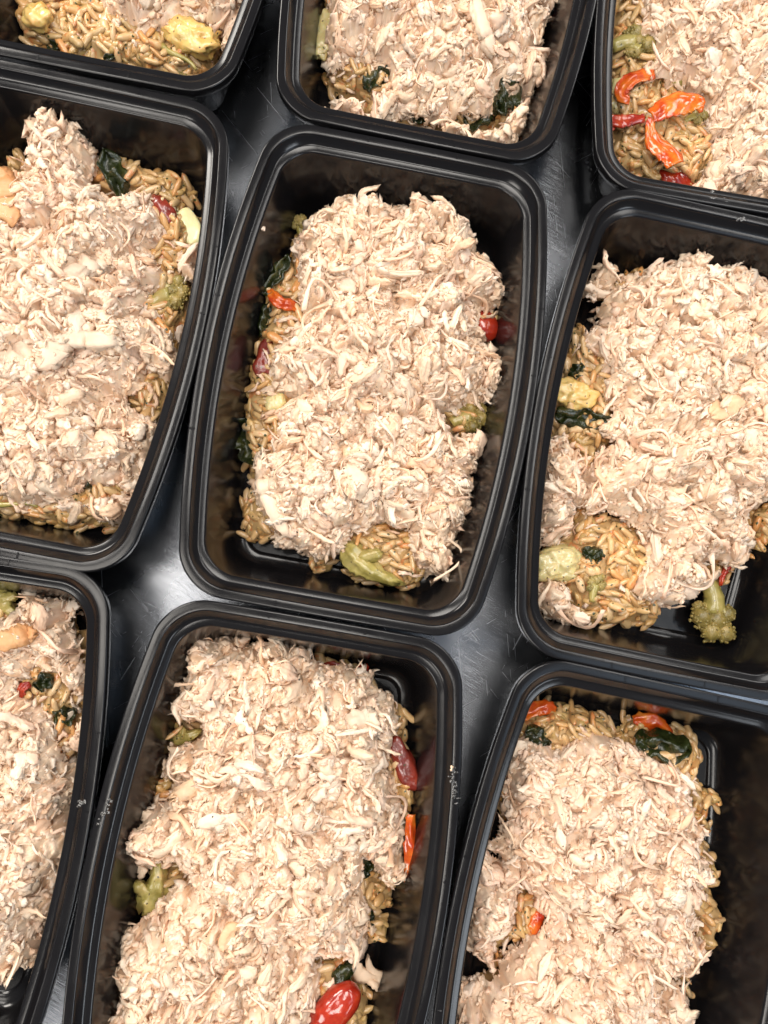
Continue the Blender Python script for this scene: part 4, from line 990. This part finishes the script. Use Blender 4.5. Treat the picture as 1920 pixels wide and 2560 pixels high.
for (k, kind, name, px, Lp, Wp, ang, lift, label, cat) in VEG:
    L, W = Lp * PX, Wp * PX
    xy = unproj([px], FLOOR + 17 + lift)[0]
    z = float(orzo_height(k, xy[None])[0])
    z = max(z, FLOOR + 8) + lift * .6
    xy = unproj([px], z)[0]
    xy = push_in(k, xy[None], np.array([z]), min(W, L) * .42)[0]
    loc = (xy[0] * MM, xy[1] * MM, z * MM)
    rz = math.radians(ang)
    if kind == 'leaf':
        o = thing(name, label, cat, data=mesh_np(name, *leaf_mesh(L * 1.05, W * 1.1, vr), mats=[M_SPIN]), loc=(loc[0], loc[1], loc[2] + .0022))
    elif kind == 'tomato':
        o = thing(name, label, cat, data=mesh_np(name, *blob(L / 2, W / 2, W * .40, vr, 2.2, .12, .16, 28, 40), mats=[M_TOM]), loc=loc)
    elif kind == 'wedge':
        mat = M_TOMD if 'dull' in label or 'dark' in label or 'long' in label else M_TOM
        loc = (loc[0], loc[1], loc[2] - .0012)
        o = thing(name, label, cat, data=mesh_np(name, *blob(L / 2, W / 2, min(W, L) * .30, vr, 2.6, .36, .28, 26, 36), mats=[mat]), loc=loc)
    elif kind == 'chunk':
        mat = {'carrot_piece': M_TOMO, 'potato_slice': M_CHEESE, 'celery_piece': M_BROS}.get(name, M_GOLD if ('golden' in label or 'yellow cauli' in label) else M_PALE)
        hh = .14 if name == 'potato_slice' else .36
        o = thing(name, label, cat, data=mesh_np(name, *blob(L / 2, W / 2, min(W, L) * hh, vr, 2.5, .42 if name != 'potato_slice' else .14, .30, 26, 36), mats=[mat]), loc=loc)
    elif kind == 'strip':
        n = 14; t = np.linspace(-1, 1, n)
        pts = np.stack([t * L / 2, .18 * L * (t ** 2 - .4) * vr.choice([-1, 1]), -1.2 * t ** 2 + .6 * vr.standard_normal(n) * .5], 1)
        mat = M_TOMD if 'dark' in label else (M_TOMO if 'orange' in label else M_TOM)
        o = thing(name, label, cat, data=mesh_np(name, *ribbon(pts, W * (1 - .5 * np.abs(t) ** 3), vr, .8, .3), mats=[mat]), loc=(loc[0], loc[1], loc[2] + .0015))
    elif kind == 'stem':
        t = np.linspace(-1, 1, 12)
        sp = np.stack([t * L / 2, .12 * L * np.sin(2 * t), 1.0 * np.cos(2 * t)], 1)
        o = thing(name, label, cat, data=mesh_np(name, *tube(sp, W / 2 * (1 - .4 * t), 8), mats=[M_BROS]), loc=(loc[0], loc[1], loc[2] + .002))
    elif kind == 'stalk':
        o = thing(name, label, cat, loc=loc)
        t = np.linspace(-1, 1, 22)
        sp = np.stack([t * L / 2, .10 * L * t ** 2 - .03 * L, .8 * np.sin(3 * t)], 1)
        link('stem', mesh_np('stem', *meat_chunk(sp, W * np.interp(t, [-1, -.7, -.1, .3, 1], [.72, .92, .80, .50, .34]), W * .62, vr), mats=[M_BROS]), o)
        q = np.linspace(0, 1, 14)
        sp2 = np.stack([-L * .22 + q * L * .24, q * W * .62, 1 + 1.2 * q], 1)
        link('branch', mesh_np('branch', *meat_chunk(sp2, W * (.52 - .14 * q), W * .42, vr), mats=[M_BROS]), o)
    else:
        o = thing(name, label, cat, loc=loc)
        rad = min(L, W) / 2
        t = np.linspace(0, 1, 8)
        sp = np.stack([-L * .55 + t * L * .55, .06 * L * np.sin(3 * t), -1 + 1.0 * t], 1)
        link('stem', mesh_np('stem', *tube(sp, rad * (.34 + .16 * t), 10, .85, True, vr, .06), mats=[M_BROS]), o)
        for sgn in (-1, 1):
            sp2 = np.stack([-L * .18 + t * L * .24, sgn * (t * W * .26), -.5 + 1.2 * t], 1)
            link('branch', mesh_np('branch', *tube(sp2, rad * (.26 + .10 * t), 9, .85, True, vr, .08), mats=[M_BROS]), o)
        HV, HF = [], []; off = 0
        subs = [(.02, -.27, .50), (.04, .28, .48), (.26, -.12, .52), (.28, .17, .46), (.10, .02, .55), (-.12, -.30, .30), (-.10, .32, .28)]
        for (fx, fy, fr) in subs:
            c0 = np.array([fx * L + vr.normal(0, .03 * L), fy * W, .4 + vr.uniform(-.6, .8)]); q = rad * fr * vr.uniform(.8, 1.1)
            hv, hf, _ = cluster(c0, np.array([q, q, q * .85]), int(26 + 9 * q), .42 + q * .075, vr)
            cv, c3, c4 = blob(q * .86, q * .86, q * .74, vr, 2.0, .3, .5, 8, 10)
            cf = np.concatenate([c3, c4[:, [0, 1, 2]], c4[:, [0, 2, 3]]])
            HV += [hv, cv + c0]; HF += [hf + off, cf + off + len(hv)]; off += len(hv) + len(cv)
        link('head', mesh_np('head', np.concatenate(HV), np.concatenate(HF), mats=[M_BROF]), o)
    o.rotation_euler = (0, 0, rz)

def strip_thing(name, label, cat, k, pxs, widths, z0, mat, cup=.25, th=.8, tags=True, parent=None, base=None):
    """a ribbon laid through photo points, resting at heights z0 above the tray floor"""
    pts2 = spline(pxs, 22)
    zz = np.interp(np.linspace(0, 1, 22), np.linspace(0, 1, len(z0)), z0) + FLOOR
    P = np.array([[*unproj([q], z)[0], z] for q, z in zip(pts2, zz)])
    W = np.interp(np.linspace(0, 1, 22), np.linspace(0, 1, len(widths)), widths) * PX
    b = np.array([P[:, 0].mean(), P[:, 1].mean(), P[:, 2].min()])
    me = mesh_np(name, *ribbon(P - (b if base is None else base), W, vr, th, cup), mats=[mat])
    if parent is not None: return link(name, me, parent)
    return thing(name, label, cat, data=me, loc=tuple(b * MM))
# roasted pepper strips of the top right tray
strip_thing('pepper_strip', 'short red pepper strip curling above the orange strip in the top right tray', 'pepper', 'T3', [(1636, 184), (1590, 192), (1558, 215), (1556, 240), (1574, 252)], [26, 38, 42, 36, 18], [25, 24, 23, 22, 21], M_TOMO)
strip_thing('pepper_strip', 'broad glossy orange pepper strip beside the chicken in the top right tray', 'pepper', 'T3', [(1628, 290), (1660, 272), (1700, 258), (1735, 254), (1760, 266)], [34, 54, 62, 54, 30], [26, 27, 28, 28, 27], M_TOMO)
strip_thing('pepper_strip', 'red pepper strip reaching the left wall of the top right tray', 'pepper', 'T3', [(1612, 294), (1580, 300), (1548, 304), (1524, 302), (1530, 328)], [20, 32, 34, 36, 18], [23, 22, 22, 21, 20], M_TOM)
strip_thing('pepper_strip', 'orange pepper strip running down to the red tomato square', 'pepper', 'T3', [(1630, 294), (1626, 325), (1640, 360), (1670, 385), (1690, 412)], [22, 30, 50, 60, 46], [25, 24, 23, 23, 24], M_TOMO)
strip_thing('dried_tomato_strip', 'long dark orange dried tomato strip at the right of the bottom heap', 'tomato', 'B2', [(1030, 2036), (1026, 2090), (1030, 2150), (1032, 2210), (1030, 2262)], [20, 28, 38, 44, 12], [25, 23, 20, 16, 12], M_TOMO, .5)
# browned skin and large smooth pieces inside the chicken heaps: parts of the heap
def chunk(k, pxs, widths, zoff, mat, name='chicken_chunk', label=None, th=3.4):
    h = HEAPS[k]; n = 26
    pts2 = spline(pxs, n)
    g0 = unproj(pts2, FLOOR + 38)
    zz = chick_height(k, g0); zz = .5 * zz + .5 * zz.mean() + zoff - 2.2
    P = np.array([[*unproj([q], z)[0], z] for q, z in zip(pts2, zz)])
    W = np.interp(np.linspace(0, 1, n), np.linspace(0, 1, len(widths)), widths) * PX
    o = link(name, mesh_np(name, *meat_chunk(P - h.base, W, th, vr), mats=[mat]), h.chick)
    if label: o['label'] = label
    return o
chunk('M1', [(-10, 420), (14, 470), (22, 520), (20, 560)], [50, 64, 60, 40], 5, M_SKIN, label='orange browned chicken chunk')
chunk('M1', [(-10, 925), (40, 905), (100, 890), (165, 880)], [80, 96, 90, 50], 3, M_SMOOTH)
chunk('M1', [(130, 850), (190, 845), (250, 850), (310, 858)], [20, 46, 40, 14], 4, M_SMOOTH)
chunk('M1', [(140, 690), (185, 670), (230, 660), (262, 668)], [40, 62, 60, 40], 3, M_SMOOTH)
chunk('M2', [(868, 1165), (890, 1200), (915, 1225), (940, 1230)], [40, 56, 56, 36], 3, M_SMOOTH)
chunk('M2', [(655, 1130), (662, 1200), (685, 1270), (722, 1340)], [22, 44, 50, 26], 4, M_SMOOTH)
chunk('M2', [(660, 980), (700, 972), (740, 966), (775, 950)], [24, 32, 30, 18], 4, M_SMOOTH)
chunk('M2', [(820, 678), (860, 672), (895, 655), (915, 640)], [12, 18, 18, 12], 4, M_SMOOTH, name='chicken_shred')
chunk('M2', [(890, 1000), (905, 1020), (925, 1022), (932, 1010)], [10, 16, 16, 10], 4, M_TAN)
chunk('T2', [(1190, 0), (1205, 50), (1222, 100), (1236, 135)], [44, 42, 40, 38], 6, M_SMOOTH)
chunk('T3', [(1668, 24), (1625, 36), (1605, 62), (1598, 104)], [24, 26, 24, 18], 3, M_SMOOTH, name='chicken_shred')
chunk('T3', [(1800, 380), (1830, 400), (1850, 425), (1862, 450)], [50, 66, 60, 40], 3, M_SMOOTH)
chunk('B1', [(-10, 1610), (30, 1600), (60, 1590), (88, 1585)], [46, 50, 46, 30], 5, M_SKIN, label='browned chicken piece')
chunk('B1', [(200, 1666), (196, 1690), (204, 1715), (210, 1738)], [40, 52, 44, 20], 4, M_SMOOTH)
chunk('B2', [(430, 2000), (470, 1975), (510, 1950), (556, 1930)], [28, 38, 40, 26], 4, M_TAN, label='yellow chicken skin strip')
chunk('B2', [(560, 2375), (565, 2345), (580, 2322), (600, 2318)], [22, 28, 28, 18], 4, M_TAN)
chunk('B2', [(860, 1830), (890, 1815), (920, 1810), (945, 1812)], [50, 66, 66, 50], 3, M_SMOOTH)
chunk('B3', [(1165, 2180), (1180, 2230), (1190, 2280), (1200, 2330)], [50, 90, 80, 40], 3, M_SMOOTH)
chunk('B3', [(1400, 2100), (1430, 2100), (1455, 2110), (1470, 2120)], [50, 76, 70, 40], 3, M_SMOOTH)
chunk('M3', [(1780, 1040), (1805, 1020), (1830, 1008), (1858, 1000)], [30, 44, 44, 20], 4, M_TAN)
chunk('M3', [(1345, 1270), (1350, 1300), (1355, 1330), (1360, 1355)], [30, 44, 50, 40], 4, M_SMOOTH)

# loose crumbs that lie apart from the heaps
def loose(name, label, k, px, zf, size, ang, n=3, cat='chicken'):
    xy = unproj([px], FLOOR + zf)[0]
    VV, FF = [], []; off = 0
    for i in range(n):
        V, F = shred(size * vr.uniform(.6, 1.0), size * vr.uniform(.25, .42), size * .25, 8, 8, vr, .3, .3, .5, .18)
        a = math.radians(ang) + vr.normal(0, .35 if n > 1 else 0); c, s = math.cos(a), math.sin(a)
        V = V @ np.array([[c, s, 0], [-s, c, 0], [0, 0, 1]]) + [*(vr.normal(0, size * .22, 2) if n > 1 else (0, 0)), .5 * i]
        VV.append(V); FF.append(F + off); off += len(V)
    V = np.concatenate(VV); V[:, 2] -= V[:, 2].min()
    thing(name, label, cat, data=mesh_np(name, V, np.concatenate(FF), mats=[M_PIECE]), loc=(xy[0] * MM, xy[1] * MM, (FLOOR + zf) * MM))
loose('chicken_crumb', 'small white chicken crumb stuck on the upper left wall of the centre tray', 'M2', (641, 562), 40, 10, -72, 2)
loose('chicken_crumb', 'tiny chicken crumb on the empty right floor of the bottom tray', 'B2', (1025, 2330), 8, 8, -65, 1)
loose('chicken_flake', 'loose torn chicken flake on the floor right of the bottom heap', 'B2', (935, 2425), 8, 13, -42, 4)
loose('chicken_crumb', 'tiny chicken bit on the right wall of the top edge tray', 'T2', (1361, 243), 20, 5, 60, 1)

# greasy smears and a crumb left on the rims
def m_grease():
    m, t, b = nt('grease')
    b.inputs['Base Color'].default_value = (.02, .017, .014, 1); b.inputs['Roughness'].default_value = .06
    b.inputs['Coat Weight'].default_value = 1.0; b.inputs['Coat Roughness'].default_value = .04
    return m
M_GREASE = m_grease()
def smear(label, px, L, ang, n):
    VV, FF3, FF4 = [], [], []; off = 0
    c, s_ = math.cos(math.radians(ang)), math.sin(math.radians(ang))
    for i in range(n):
        V, F3, F4 = blob(vr.uniform(.35, 1.2), vr.uniform(.3, .8), .16, vr, 2, .5, 1.1, 6, 9)
        x, y = vr.uniform(-L / 2, L / 2), vr.normal(0, .9)
        VV.append(V + [x * c - y * s_, x * s_ + y * c, .05]); FF3.append(F3 + off); FF4.append(F4 + off); off += len(V)
    xy = unproj([px], RIM_Z)[0]
    thing('grease_smear', label, 'smear', data=mesh_np('grease_smear', np.concatenate(VV), np.concatenate(FF3), np.concatenate(FF4), mats=[M_GREASE]), loc=(xy[0] * MM, xy[1] * MM, RIM_Z * MM))
smear('dark greasy droplets smeared on the right rim of the bottom tray', (1137, 1965), 15, 95, 26)
smear('greasy droplets on the left rim of the bottom tray', (262, 2030), 11, 70, 16)
smear('greasy droplets on the rim of the bottom left corner tray', (208, 2008), 5, 10, 9)
smear('wet droplets on the top rim of the tray at the right edge', (1848, 548), 6, -10, 9)
smear('water droplets on the lower rim of the top right corner tray', (1795, 497), 9, -12, 8)
loose('chicken_crumb', 'tan crumb sitting on the right rim of the bottom tray', 'B2', (1128, 1920), 49.4, 3.4, 80, 1)
